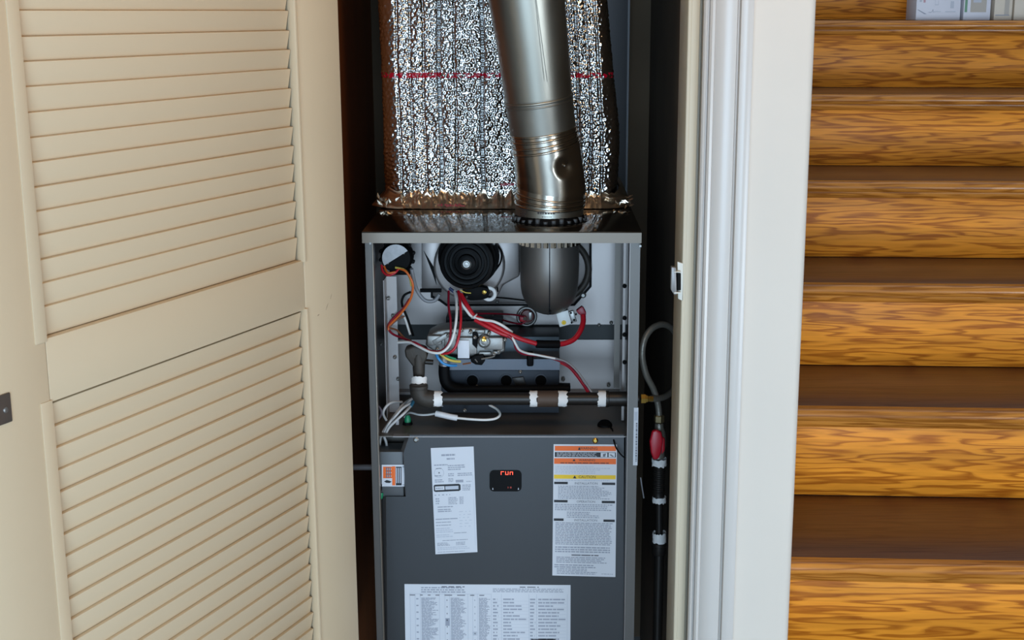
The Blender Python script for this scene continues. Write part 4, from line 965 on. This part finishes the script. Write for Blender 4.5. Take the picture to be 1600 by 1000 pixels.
# label on the junction box
J = Sheet('danger_label', [(596.5, 726), (632, 726), (632, 760), (596.5, 760)], JY - 0.0012, fur, 'small orange, black and white danger label')
J.quad('orange', 0.06, 0.09, 0.46, 0.62); J.quad('orange', 0.46, 0.07, 0.60, 0.95)
J.words('paper', 0.18, 0.12, 0.43, 0.60, 3, 300, fill=0.2, ragged=0.0, ww=0.4, d=0.0002)
for i in range(3): J.quad('greyprint', 0.19 + 0.08*i, 0.11, 0.235 + 0.08*i, 0.60, 0.0004)
J.quad('inkblack', 0.62, 0.09, 0.88, 0.95)
for i in range(3): J.quad('ink_l', 0.645 + 0.08*i, 0.14, 0.685 + 0.08*i, 0.84, 0.0002)
J.poly('inkblack', [(0.10, 0.77), (0.22, 0.70), (0.36, 0.74), (0.44, 0.78), (0.34, 0.84), (0.20, 0.83)])
for b in (0.11, 0.94): J.quad('inkblack', 0.91, b - 0.02, 0.99, b)
J.done()
# strip sticker on the right flange
K = Sheet('strip_label', [(990.5, 637), (997.5, 637), (996, 727), (989, 727)], YF - 0.0022, fur, 'slim vertical white strip label on the right flange')
r_ = random.Random(9); b = 0.26
K.quad('ink_l', 0.15, 0.07, 0.85, 0.22)
while b < 0.93:
    e_ = b + r_.uniform(0.01, 0.05); K.quad('greyprint', 0.5, b, 0.85, e_); b = e_ + 0.012
K.done()
# display window with red segment letters
def rrect(cu, cv, w_, h_, r, Y, n=5):
    out = []
    for sx, sy_, a0 in ((1, -1, -90), (1, 1, 0), (-1, 1, 90), (-1, -1, 180)):
        for i in range(n + 1):
            a = math.radians(a0 + 90*i/n)
            out.append(at(cu + sx*(w_/2 - r) + r*math.cos(a), cv + sy_*(h_/2 - r) + r*math.sin(a), Y))
    return out
dsp = MB().prism(rrect(790, 751, 50, 33, 7, YS), (0, -0.0012, 0)).build('display_window', M['glass'], fur, smooth=30, label='black display window with a red readout')
Yq = YS - 0.0016
mb = MB()
def segm(u0, v0, u1, v1, t=0.9):
    mb.box(at(min(u0, u1) - t/2, min(v0, v1) - t/2, Yq), at(max(u0, u1) + t/2, max(v0, v1) + t/2, Yq - 0.0003))
# "run"
segm(783, 737, 783, 741.5); segm(783, 737, 787, 737)
segm(790, 737, 790, 741.5); segm(790, 741.5, 794, 741.5); segm(794, 737, 794, 741.5)
segm(797, 737.5, 797, 741.5); segm(797, 737.5, 801, 737.5); segm(801, 737.5, 801, 741.5)
mb.build('readout', M['led'], dsp, kind='stuff', label='lit red segment letters')
mb = MB()
for u in (793.5, 797, 798.4): mb.box(at(u, 763, Yq), at(u + 0.8, 760.5, Yq - 0.0002))
mb.build('readout_reflection', M['led_reflect'], dsp, kind='stuff')  # faint reflection of the readout, drawn as weakly glowing marks
for u in (770, 810):
    MB().prism([at(u - 1, 765, Yq), at(u + 1, 765, Yq), at(u, 761.5, Yq)], (0, -0.0003, 0)).build('arrow_mark', M['ink_l'], dsp)

# ------------------------------------------------------------------ gas line (iron pipe, flexible connector, shut-off valve)
PY_ = 2.205
gas = thing('gas_line', 'grey flexible gas loop above a red shut-off lever and a taped black iron pipe', 'pipe', at(1030, 1000, 2.22))
cz = at(700, 623, PY_).z
def hp(u): return Vector((at(u, 623, PY_).x, PY_, cz))
gp = MB().cyl(hp(680), hp(838), 0.0108, seg=20).build('gas_pipe', M['iron'], fur, smooth=40, label='black iron gas pipe with white tape at its joints')
MB().lathe(at(654, 558, PY_ + 0.03), (0, 0, -1), [(0.0085, -0.006), (0.0105, 0.002), (0.0105, 0.018), (0.0100, 0.03), (0.0095, 0.036)], 18).build('nipple', M['castiron'], gp, smooth=40)
MB().prism(ppoly([(634, 540), (650, 534), (668, 540), (670, 552), (662, 568), (648, 568), (636, 552)], PY_ + 0.05), (0, -0.028, 0)).build('valve_inlet', M['castiron'], gp, bevel=0.004, seg=3)
def tape(pts, r, seed, name='thread_tape', par=None):
    """ragged wrap of white tape around a pipe from a to b"""
    a, b = [Vector(p) for p in pts]; d = (b - a); L_ = d.length; d = d/L_
    e1 = d.orthogonal().normalized(); e2 = d.cross(e1)
    rr = random.Random(seed); n = 28; rows = 6; vs, fs = [], []
    o0 = [rr.uniform(-0.10, 0.10)*L_ for _ in range(n)]; o1 = [rr.uniform(-0.16, 0.22)*L_ for _ in range(n)]
    for j in range(rows):
        for k in range(n):
            t = j/(rows-1); q = a + d*(L_*t + (1-t)*o0[k] + t*o1[k])
            an = 2*math.pi*k/n; rad_ = r*(1 + rr.uniform(-0.035, 0.05))
            vs.append(q + (e1*math.cos(an) + e2*math.sin(an))*rad_)
    for j in range(rows - 1):
        for k in range(n):
            fs.append((j*n+k, j*n+(k+1)%n, (j+1)*n+(k+1)%n, (j+1)*n+k))
    m = MB().add(vs, fs)
    return m.build(name, M['tape'], par or gp, smooth=60)
tape([at(654.5, 590, PY_+0.018), at(654.5, 600, PY_+0.014)], 0.0135, 1)
# elbow
ra = ps(12, PY_)
q0, q1 = at(655, 600, PY_+0.01), at(661, 622, PY_)
ep = [Vector((q0.x, PY_, q0.z)), Vector((q0.x, PY_, q0.z - 0.010))]
for i in range(1, 9):
    a = math.pi/2*i/8
    ep.append(Vector((q0.x + 0.016*(1-math.cos(a)), PY_, (cz + 0.016) - 0.016*math.sin(a))))
ep.append(Vector((at(679, 623, PY_).x, PY_, cz)))
ep[1] = Vector((q0.x, PY_, max(ep[1].z, cz + 0.017)))
MB().tube(ep, [0.0150]*2 + [0.0152]*8 + [0.0135], 20).build('elbow', M['castiron'], gp, smooth=50)
MB().lathe(Vector((q0.x, PY_, q0.z + 0.002)), (0, 0, -1), [(0.0135, 0), (0.0158, 0.001), (0.0158, 0.006), (0.0148, 0.007)], 20).build('elbow_rim', M['castiron'], gp, smooth=40)
MB().cyl(hp(874), hp(952), 0.0112, seg=20).build('iron_pipe', M['iron'], gp, smooth=40)
MB().lathe(hp(839), (1, 0, 0), [(0.0130, 0), (0.0142, 0.001), (0.0142, ps(33, PY_)), (0.0130, ps(34, PY_))], 22).build('coupling', M['brownpipe'], gp, smooth=40, label='rust brown coupling')
tape([hp(677), hp(690)], 0.0132, 2); tape([hp(828), hp(839.5)], 0.0136, 3); tape([hp(872), hp(885)], 0.0136, 4); tape([hp(934), hp(948)], 0.0134, 5)
MB().lathe(hp(946), (1, 0, 0), [(0.0130, 0), (0.0146, 0.001), (0.0146, 0.005), (0.0130, 0.006), (0.0130, ps(36, PY_))], 22).build('coupling', M['iron'], gp, smooth=40)
MB().cyl(hp(980), hp(998), 0.0085, seg=16).build('iron_pipe', M['iron'], gp, smooth=40)
MB().lathe(hp(1001.5), (1, 0, 0), [(0.0085, 0), (0.0085, 0.008), (0.0065, 0.0085), (0.0065, 0.011), (0.0055, 0.0115), (0.0050, 0.021)], 6).build('brass_fitting', M['brass'], gas, label='brass flare fitting')
hpts = [(1030, 652, 2.225), (1028, 632, 2.225), (1021, 608, 2.22), (1010, 586, 2.21), (1004, 562, 2.205), (1004, 543, 2.205), (1009, 526, 2.21), (1019, 513, 2.22), (1033, 507, 2.235), (1046, 510, 2.25), (1056, 522, 2.265), (1060, 545, 2.28), (1060, 580, 2.28), (1055, 604, 2.265), (1045, 616, 2.245), (1032, 622, 2.225), (1016, 623, PY_)]
hose_pts = spline([at(*p) for p in hpts], 14)
mb = MB().tube(hose_pts, [0.0058 if i % 2 else 0.0053 for i in range(len(hose_pts))], 12)
mb.build('flex_hose', M['flex'], gas, smooth=80, label='grey coated flexible loop')
vx = 2.225
def vp(v, Y=vx, u=1030): return at(u, v, Y)
MB().lathe(vp(648), (0, 0, -1), [(0.0072, 0), (0.0090, 0.002), (0.0090, 0.012), (0.0078, 0.014)], 6).build('flare_nut', mat('dull_brass', srgb(140, 124, 92), 0.4, 0.8, var=0.15, vscale=40), gas)
val = MB().lathe(vp(661), (0, 0, -1), [(0.0075, 0), (0.0080, 0.008), (0.0110, 0.016), (0.0125, 0.028), (0.0125, 0.040), (0.0105, 0.052), (0.0110, 0.062)], 20).build('shutoff_valve', M['flex'], gas, smooth=40)
hd = [(1019, 674), (1026, 672), (1034, 676), (1036, 690), (1033, 708), (1029, 718), (1021, 719), (1017, 708), (1015, 690)]
lev = MB().prism(ppoly(hd, vx - 0.024), (0, 0.009, 0)).build('lever', M['redlever'], val, bevel=0.003, seg=3, label='red lever handle')
MB().prism(ppoly([(1033, 681), (1039, 686), (1039, 704), (1034, 711)], vx - 0.014), (0, 0.010, 0)).build('lever_side', M['redlever'], val, bevel=0.002)
MB().cyl(vp(685, vx - 0.014, 1025), vp(685, vx, 1025), 0.004, seg=12).build('stem', M['screw'], val, smooth=40)
tape([vp(716), vp(727)], 0.0128, 6, par=gas)
zz = [vp(v).z for v in (728, 776)]
prf = [(0.0105, 0)]
for i in range(12): prf += [(0.0108, 0.002 + i*0.004), (0.0098, 0.004 + i*0.004)]
prf.append((0.0108, zz[0]-zz[1]))
MB().lathe(vp(727), (0, 0, -1), prf, 20).build('threaded_pipe', M['iron'], gas, smooth=50)
tape([vp(776), vp(784)], 0.0118, 7, par=gas)
MB().cyl(vp(780), vp(838), 0.0066, seg=16).build('iron_pipe', M['iron'], gas, smooth=40)
tape([vp(832), vp(847)], 0.0118, 8, par=gas)
MB().lathe(vp(847), (0, 0, -1), [(0.0125, 0), (0.0138, 0.001), (0.0138, 0.006), (0.0126, 0.007), (0.0126, 0.020), (0.0118, 0.022)], 20).build('coupling', M['iron'], gas, smooth=40)
e0 = vp(862)
MB().cyl(e0, (e0.x, e0.y, 0.002), 0.0086, seg=16).build('iron_pipe', M['iron'], gas, smooth=40)

# ------------------------------------------------------------------ insulated duct behind the vent pipe
FOIL_Z = ZTOP
RED_Z = at(690, 118, 2.405).z
M['foil'] = foil_mat()
duct = thing('duct_plenum', 'duct wrapped in silver bubble foil insulation on top of the furnace', 'duct', (0.5*(XL+XR), 2.6, FOIL_Z))
PXL, PXR = at(601, 300, 2.415).x, at(966, 300, 2.415).x
PYF, PYB, ZT = 2.412, 2.86, 2.55
MB().box((PXL + 0.03, PYF + 0.03, ZTOP + 0.001), (PXR - 0.03, PYB - 0.02, 2.84)).build('duct_core', M['duct'], duct)
def foil_grid():
    rc = 0.030
    prof_, step = [], 0.0017
    def seg_(a, b, st):
        n = max(2, int((Vector(b) - Vector(a)).length/st))
        return [(a[0] + (b[0]-a[0])*i/n, a[1] + (b[1]-a[1])*i/n) for i in range(n)]
    pts2 = seg_((PXL, PYB), (PXL, PYF + rc), 0.006)
    nc = 22
    pts2 += [(PXL + rc - rc*math.cos(math.pi/2*i/nc), PYF + rc - rc*math.sin(math.pi/2*i/nc)) for i in range(nc)]
    pts2 += seg_((PXL + rc, PYF), (PXR - rc, PYF), step)
    pts2 += [(PXR - rc + rc*math.sin(math.pi/2*i/nc), PYF + rc - rc*math.cos(math.pi/2*i/nc)) for i in range(nc)]
    pts2 += seg_((PXR, PYF + rc), (PXR, PYB), 0.006) + [(PXR, PYB)]
    P = np.array(pts2)
    T = np.gradient(P, axis=0); T /= np.linalg.norm(T, axis=1)[:, None] + 1e-9
    Nn = np.stack([T[:, 1], -T[:, 0]], axis=1)
    sarc = np.concatenate([[0], np.cumsum(np.linalg.norm(np.diff(P, axis=0), axis=1))])
    z0, z1 = ZTOP + 0.0015, ZTOP + 0.50
    zs = np.concatenate([np.arange(z0, z1, step), np.arange(z1, ZT, 0.02)])
    S, Z = np.meshgrid(sarc, zs)
    rs = np.random.RandomState(3)
    # hexagonal air bubbles, each a little different
    S0_, Z0_ = S, Z
    S = S + 0.0022*np.sin(Z0_*61 + 3*np.sin(S0_*23)) + 0.0016*np.sin(S0_*140 + Z0_*90) + 0.0010*np.sin(Z0_*330 - S0_*210)
    Z = Z + 0.0024*np.sin(S0_*57 + 2*np.sin(Z0_*31)) + 0.0015*np.sin(S0_*190 - Z0_*120) + 0.0010*np.sin(S0_*370 + Z0_*160)
    pit = 0.0088
    row = np.round(Z/(pit*0.866)); off = np.where(row % 2 == 0, 0.0, pit/2)
    colm = np.round((S - off)/pit)
    dx = (S - off) - colm*pit; dz = Z - row*(pit*0.866)
    hsh = np.sin(row*12.9898 + colm*78.233)*43758.5453; hsh -= np.floor(hsh)
    rr = np.sqrt(dx**2 + dz**2)/(pit*0.46)
    bub = np.sqrt(np.clip(1 - rr**2, 0, 1))*(0.0014 + 0.0012*hsh)
    S, Z = S0_, Z0_
    def noise(fs_, fz_, seed, amp):
        r2 = np.random.RandomState(seed); out = 0
        for _ in range(14):
            a, b, ph = r2.normal()*fs_, r2.normal()*fz_, r2.rand()*6.28
            out = out + np.sin(S*a + Z*b + ph)
        return out/14*amp*2
    wr = noise(42, 14, 1, 0.0032) + noise(150, 25, 2, 0.0011) + noise(420, 260, 4, 0.0006) + noise(900, 700, 6, 0.0002)
    H = bub + wr
    # long vertical creases
    s_of = lambda u: sarc[np.argmin(np.abs(P[:, 0] - at(u, 200, PYF).x) + np.abs(P[:, 1] - PYF))]
    for u, dp_, wd in ((689, 0.006, 0.0022), (754, 0.005, 0.0022), (645, 0.003, 0.0016), (626, 0.003, 0.0016), (713, 0.0022, 0.0014), (905, 0.003, 0.0016), (925, 0.003, 0.0016), (942, 0.003, 0.0018), (665, 0.002, 0.0014)):
        cc = s_of(u) + 0.0012*np.sin(Z*23 + u)
        H -= 1.5*dp_*np.exp(-((S - cc)/wd)**2)
    # flattened and taped down at the foot
    low = np.clip((Z - z0 - 0.012)/0.03, 0, 1)
    H = H*(0.25 + 0.75*low)
    # free the right side a little: narrower at the top
    X = P[:, 0][None, :] + Nn[:, 0][None, :]*H
    Y = P[:, 1][None, :] + Nn[:, 1][None, :]*H
    k = np.clip((P[:, 0] - 0.02)/(PXR - 0.02), 0, 1)[None, :]
    hh = np.clip((Z - at(900, 200, PYF).z)/0.25, 0, None)
    X = X - k*0.020*hh**1.3 - k*0.006*np.clip(hh*0+1, 0, 1)*(1 - np.exp(-((Z - at(900, 230, PYF).z)/0.09)**2))
    kl = np.clip((-(P[:, 0]) - 0.15)/(0.12), 0, 1)[None, :]
    X = X - kl*0.004*np.clip((Z - ZTOP)/0.4, 0, 1.5)
    nz, ns = Z.shape
    co = np.stack([X, Y, Z], axis=-1).reshape(-1, 3).astype(np.float32)
    idx = np.arange(nz*ns).reshape(nz, ns)
    q = np.stack([idx[:-1, :-1], idx[:-1, 1:], idx[1:, 1:], idx[1:, :-1]], axis=-1).reshape(-1, 4)
    me = bpy.data.meshes.new('bubble_foil_wrap')
    me.vertices.add(len(co)); me.vertices.foreach_set('co', co.ravel())
    me.loops.add(q.size); me.loops.foreach_set('vertex_index', q.ravel().astype(np.int32))
    me.polygons.add(len(q)); me.polygons.foreach_set('loop_start', np.arange(0, q.size, 4, dtype=np.int32))
    me.polygons.foreach_set('use_smooth', np.ones(len(q), dtype=bool))
    me.update(calc_edges=True); me.validate()
    me.materials.append(M['foil'])
    return me
fw = link('foil_wrap', foil_grid(), duct, 'crinkled silver bubble foil with a printed red line')
# crumpled tape skirt at the foot
M['tapefoil'] = mat('crumpled_foil_tape', srgb(222, 208, 188), 0.3, 1.0, var=0.06, vscale=20, bump=0.5, bscale=110, stretch=(1, 1, 0.5))
def skirt():
    rs = np.random.RandomState(8); nz = 16; rc = 0.030
    path = [(PXL, PYB - 0.02, -1, 0), (PXL, 2.6, -1, 0)]
    for i in range(9):
        a = math.pi/2*i/8
        path.append((PXL + rc - rc*math.cos(a), PYF + rc - rc*math.sin(a), -math.cos(a), -math.sin(a)))
    for i in range(1, 200):
        path.append((PXL + rc + (PXR - PXL - 2*rc)*i/200, PYF, 0, -1))
    for i in range(9):
        a = math.pi/2*i/8
        path.append((PXR - rc + rc*math.sin(a), PYF + rc - rc*math.cos(a), math.sin(a), -math.cos(a)))
    path += [(PXR, 2.6, 1, 0), (PXR, PYB - 0.02, 1, 0)]
    nx = len(path); mb = MB()
    ph = rs.rand(16)*6.28; fr_ = rs.uniform(25, 620, 16); fj = rs.uniform(-3, 3, 16)
    edge = np.convolve(rs.rand(nx + 6), np.ones(3)/3, 'same')[3:nx + 3]
    for j in range(nz):
        t = j/(nz - 1)
        for i, (x, y, ax, ay) in enumerate(path):
            n = sum(math.sin((x + y)*fr_[k] + ph[k] + j*fj[k]*0.35)/(1 + fr_[k]/140) for k in range(16))*0.00055
            corner = math.exp(-(abs(x - (PXL + PXR)/2) - (PXR - PXL)/2 + 0.012)**2/0.0009)
            n *= 1 + 2.2*corner
            off = 0.0030 + 0.024*(1 - t)**1.7 + n*(0.35 + math.sin(math.pi*t))
            z = ZTOP + 0.0012 + (0.014 + 0.026*edge[i])*t**0.85 + abs(n)*0.6*(1 - t)
            mb.v.append((x + ax*off, y + ay*off, z))
    for j in range(nz - 1):
        for i in range(nx - 1):
            a = j*nx + i
            mb.f.append((a, a + 1, a + nx + 1, a + nx))
    return mb
skirt().build('foil_tape', M['tapefoil'], duct, smooth=50, label='crumpled foil tape along the foot of the duct')
def crumple(cx, cz, seed):
    rr = random.Random(seed); bm = MB()
    for k in range(16):
        c = Vector((cx + rr.uniform(-0.014, 0.014), PYF - 0.018 + rr.uniform(-0.010, 0.008), cz + abs(rr.gauss(0, 0.008))))
        d = Vector((rr.uniform(-1, 1), rr.uniform(-0.6, 0.4), rr.uniform(-0.3, 1))).normalized()*rr.uniform(0.006, 0.016)
        e = d.orthogonal().normalized()*rr.uniform(0.0015, 0.004)
        f_ = d.cross(e).normalized()*0.002
        bm.add([c, c + d*0.5 + e, c + d, c + d*0.5 - e + f_], [(0, 1, 2, 3)])
    return bm
crumple(at(606, 316, 2.40).x, ZTOP + 0.004, 4).build('torn_tape', M['tapefoil'], duct, kind='stuff', label='torn foil tape ends at the left corner')
crumple(at(975, 318, 2.40).x, ZTOP + 0.004, 6).build('torn_tape', M['tapefoil'], duct, kind='stuff', label='torn foil tape ends at the right corner')
mb = MB()
rr = random.Random(3)
for i in range(16):
    u = 684 + i*2.7; y = PYF - 0.029
    mb.box(at(u, 322 + rr.uniform(-1.5, 1.5), y), at(u + 1.9, 319.5 + rr.uniform(-1.5, 1.5), y - 0.0003))
for i in range(8):
    u = 782 + i*2.7; y = PYF - 0.006
    mb.box(at(u, 290 + rr.uniform(-0.8, 0.8), y), at(u + 2.0, 286.5 + rr.uniform(-0.8, 0.8), y - 0.0003))
mb.build('red_print', mat('faded_red_print', srgb(178, 44, 60), 0.6), duct, kind='stuff')
# bare sheet metal duct seen behind on the right
rd = thing('return_duct', 'bare grey sheet metal duct in shadow behind the foil wrapped one', 'duct', (0.16, 2.93, 0))
MB().box((0.02, 2.92, 0.0), (at(982, 150, 2.92).x, 3.03, 2.84)).build('duct_body', M['duct'], rd, bevel=0.002)
MB().box((at(979, 150, 2.92).x, 2.914, 0.0), (at(982, 150, 2.92).x, 2.9195, 2.84)).build('duct_seam', M['duct'], rd)

# ------------------------------------------------------------------ vent pipe on top of the furnace
VY = 2.262
vent = thing('vent_pipe', 'galvanised vent pipe with an adjustable elbow rising from the furnace top', 'pipe', at(858, 345, VY))
def ring(uc, vc, Y, wpx, tilt, back=-0.10):
    """a pipe section: centre in the photo, width in pixels, tilt of its ring (radians, + rises to the right)"""
    c = at(uc, vc, Y)
    return c, ps(wpx/2, Y, vc), Vector((-math.sin(tilt), back, math.cos(tilt)))
def section(name, rings, m, label=None, parent=None, seg=48):
    P_, R__, N_ = zip(*rings)
    return MB().tube(P_, list(R__), seg, N_).build(name, m, parent or vent, smooth=40, label=label)
def bead(uc, vc, Y, wpx, tilt, m, parent, r=0.0022):
    c, R, n = ring(uc, vc, Y, wpx, tilt)
    return MB().torus(c, n, R, r, 56, 8).build('bead', m, parent, smooth=70)
Yv = lambda v: VY - 0.055*max(0.0, (300 - v)/300.0)
lean = 0.115
_a, _b = ring(797, -190, Yv(-190), 124, lean), ring(823, 0, Yv(0), 119.5, lean)
_k = (2.83 - _a[0].z)/(_a[0].z - _b[0].z)
up = section('straight_pipe', [(_a[0] + (_a[0] - _b[0])*_k, _a[1], _a[2]), _a, ring(823, 0, Yv(0), 119.5, lean), ring(832, 70, Yv(70), 112, lean), ring(841, 152, Yv(152), 105.5, lean)], M['galv'], 'long straight galvanised pipe')
MB().tube([at(846 + (v - 60)*0.135, v, Yv(v)) + Vector((0, -ps(56, VY), 0)) for v in range(-150, 150, 25)], 0.0006, 5).build('seam', M['galv_old'], up)
col_ = section('collar', [ring(841.5, 150, Yv(150), 106.5, lean), ring(844, 172, Yv(172), 105.5, lean), ring(848, 203, Yv(203), 104.5, lean)], M['galv_old'], 'dull collar with a bead')
bead(841.5, 154, Yv(154), 106, lean+0.02, M['galv'], col_, 0.0024)
bead(842.2, 160, Yv(160), 105, lean+0.02, M['galv_old'], col_, 0.0016)
g1 = section('elbow_gore', [ring(848, 200, Yv(200), 101.5, lean+0.03), ring(850, 213, Yv(213), 103, lean+0.05), ring(853, 228, Yv(228), 104.5, lean+0.12)], M['shiny'], 'upper elbow gore')
for v, tl_ in ((204, 0.14), (212, 0.16), (221, 0.18), (229, 0.20)):
    bead(848 + (v-200)*0.18, v, Yv(v), 103.5 + (v-200)*0.09, tl_, M['shiny'], g1, 0.0021)
# dented middle gore
def dented():
    rings = [ring(853, 226, Yv(226), 104.5, 0.17), ring(855, 240, Yv(240), 106, 0.13), ring(857, 255, Yv(255), 107, 0.07), ring(859, 270, Yv(270), 108, 0.0), ring(860, 284, Yv(284), 109, -0.06), ring(861, 294, Yv(294), 110, -0.10)]
    fine = []
    for i in range(len(rings) - 1):
        for k in range(6):
            t = k/6
            fine.append(tuple(rings[i][j]*(1-t) + rings[i+1][j]*t for j in range(3)))
    fine.append(rings[-1])
    P_, R__, N_ = zip(*fine)
    mb = MB().tube(P_, list(R__), 72, N_)
    dc = at(884, 262, Yv(262) - ps(49, VY))
    for i, v in enumerate(mb.v):
        d = (Vector(v) - dc)
        q = math.sqrt((d.x/0.020)**2 + (d.z/0.020)**2)
        if v[1] < VY and q < 1:
            mb.v[i] = (v[0], v[1] + 0.0085*(1 - q), v[2])
    return mb
g2 = dented().build('elbow_gore', M['shiny'], vent, smooth=40, label='bright dented middle gore')
MB().lathe(at(882, 259, Yv(262) - ps(44, VY)) , (0, -1, 0), [(0.0012, -0.004), (0.0012, 0.0006), (0.0004, 0.001)], 8).build('rivet', M['screw'], g2)
g3 = section('elbow_gore', [ring(861, 290, VY, 108.5, -0.10), ring(860, 300, VY, 107.5, -0.08), ring(859, 318, VY, 106.5, -0.03)], M['shiny'], 'lower elbow gore')
for v, tl_, uc in ((289, -0.13, 860.5), (303, -0.10, 860), (311, -0.07, 859.5), (318, -0.04, 859)):
    bead(uc, v, VY, 108.5 - (v-290)*0.05, tl_, M['shiny'], g3, 0.0021)
base = section('base_collar', [ring(858.5, 316, VY, 106.5, -0.02, -0.05), ring(858.5, 332, VY, 106.5, 0, 0), ring(858.5, 340, VY, 107, 0, 0)], M['galv'], 'plain base collar with small print')
zc0 = ZTOP + 0.0003
cb_ = at(858.5, 349, VY)
mb = MB().lathe((cb_.x, VY, zc0), (0, 0, 1), [(ps(55, VY), 0), (ps(55.5, VY), 0.003), (ps(53.5, VY), 0.008), (ps(51, VY), 0.013)], 56)
mb.build('base_ring', M['black'], vent, smooth=40, label='dark joint ring at the furnace top')
for k in range(14):
    a = math.pi + math.pi*(k + 0.5)/14
    q = Vector((cb_.x + math.cos(a)*ps(54.5, VY), VY + math.sin(a)*ps(54.5, VY), zc0 + 0.003))
    MB().box(q - Vector((0.004, 0.002, 0.0025)), q + Vector((0.004, 0.002, 0.003 + 0.002*(k % 3)))).build('tab', M['iron'], vent, bevel=0.0008)
# print wrapped on the collar
mb = MB(); rr = random.Random(12)
cR = ps(53.4, VY)
def on_collar(ang, v): 
    z = at(858, v, VY - cR).z
    return Vector((cb_.x + math.sin(ang)*cR*1.004, VY - math.cos(ang)*cR*1.004, z))
def dash(a0, a1, v0, v1):
    mb.add([on_collar(a0, v0), on_collar(a0, v1), on_collar(a1, v1), on_collar(a1, v0)], [(0, 1, 2, 3)])
for v in (329, 332.5, 336, 339.5):
    a = -0.98
    while a < -0.72:
        e_ = a + rr.uniform(0.02, 0.06); dash(a, e_, v, v + 1.7); a = e_ + 0.015
a = -0.35
while a < 0.10:
    e_ = a + rr.uniform(0.04, 0.07); dash(a, e_, 330.5, 335); a = e_ + 0.02
a = -0.22
while a < 0.02:
    e_ = a + rr.uniform(0.02, 0.04); dash(a, e_, 338.5, 340); a = e_ + 0.02
mb.build('fine_print', mat('dark_stamped_print', srgb(70, 66, 64), 0.6), vent, kind='stuff')

# ------------------------------------------------------------------ hall lamp under the ceiling (out of view, lights the hall)
lamp = thing('ceiling_lamp', 'warm lit round ceiling lamp over the hall in front of the closet', 'lamp', (0.28, 1.28, 2.5))
MB().lathe((0.28, 1.28, 2.499), (0, 0, -1), [(0.14, 0), (0.14, 0.02), (0.12, 0.03)], 32).build('lamp_base', M['galv'], lamp, smooth=40)
MB().lathe((0.28, 1.28, 2.468), (0, 0, -1), [(0.125, 0), (0.12, 0.03), (0.09, 0.06), (0.04, 0.075), (0.001, 0.08)], 32).build('lamp_shade', M['lampglass'], lamp, smooth=60)
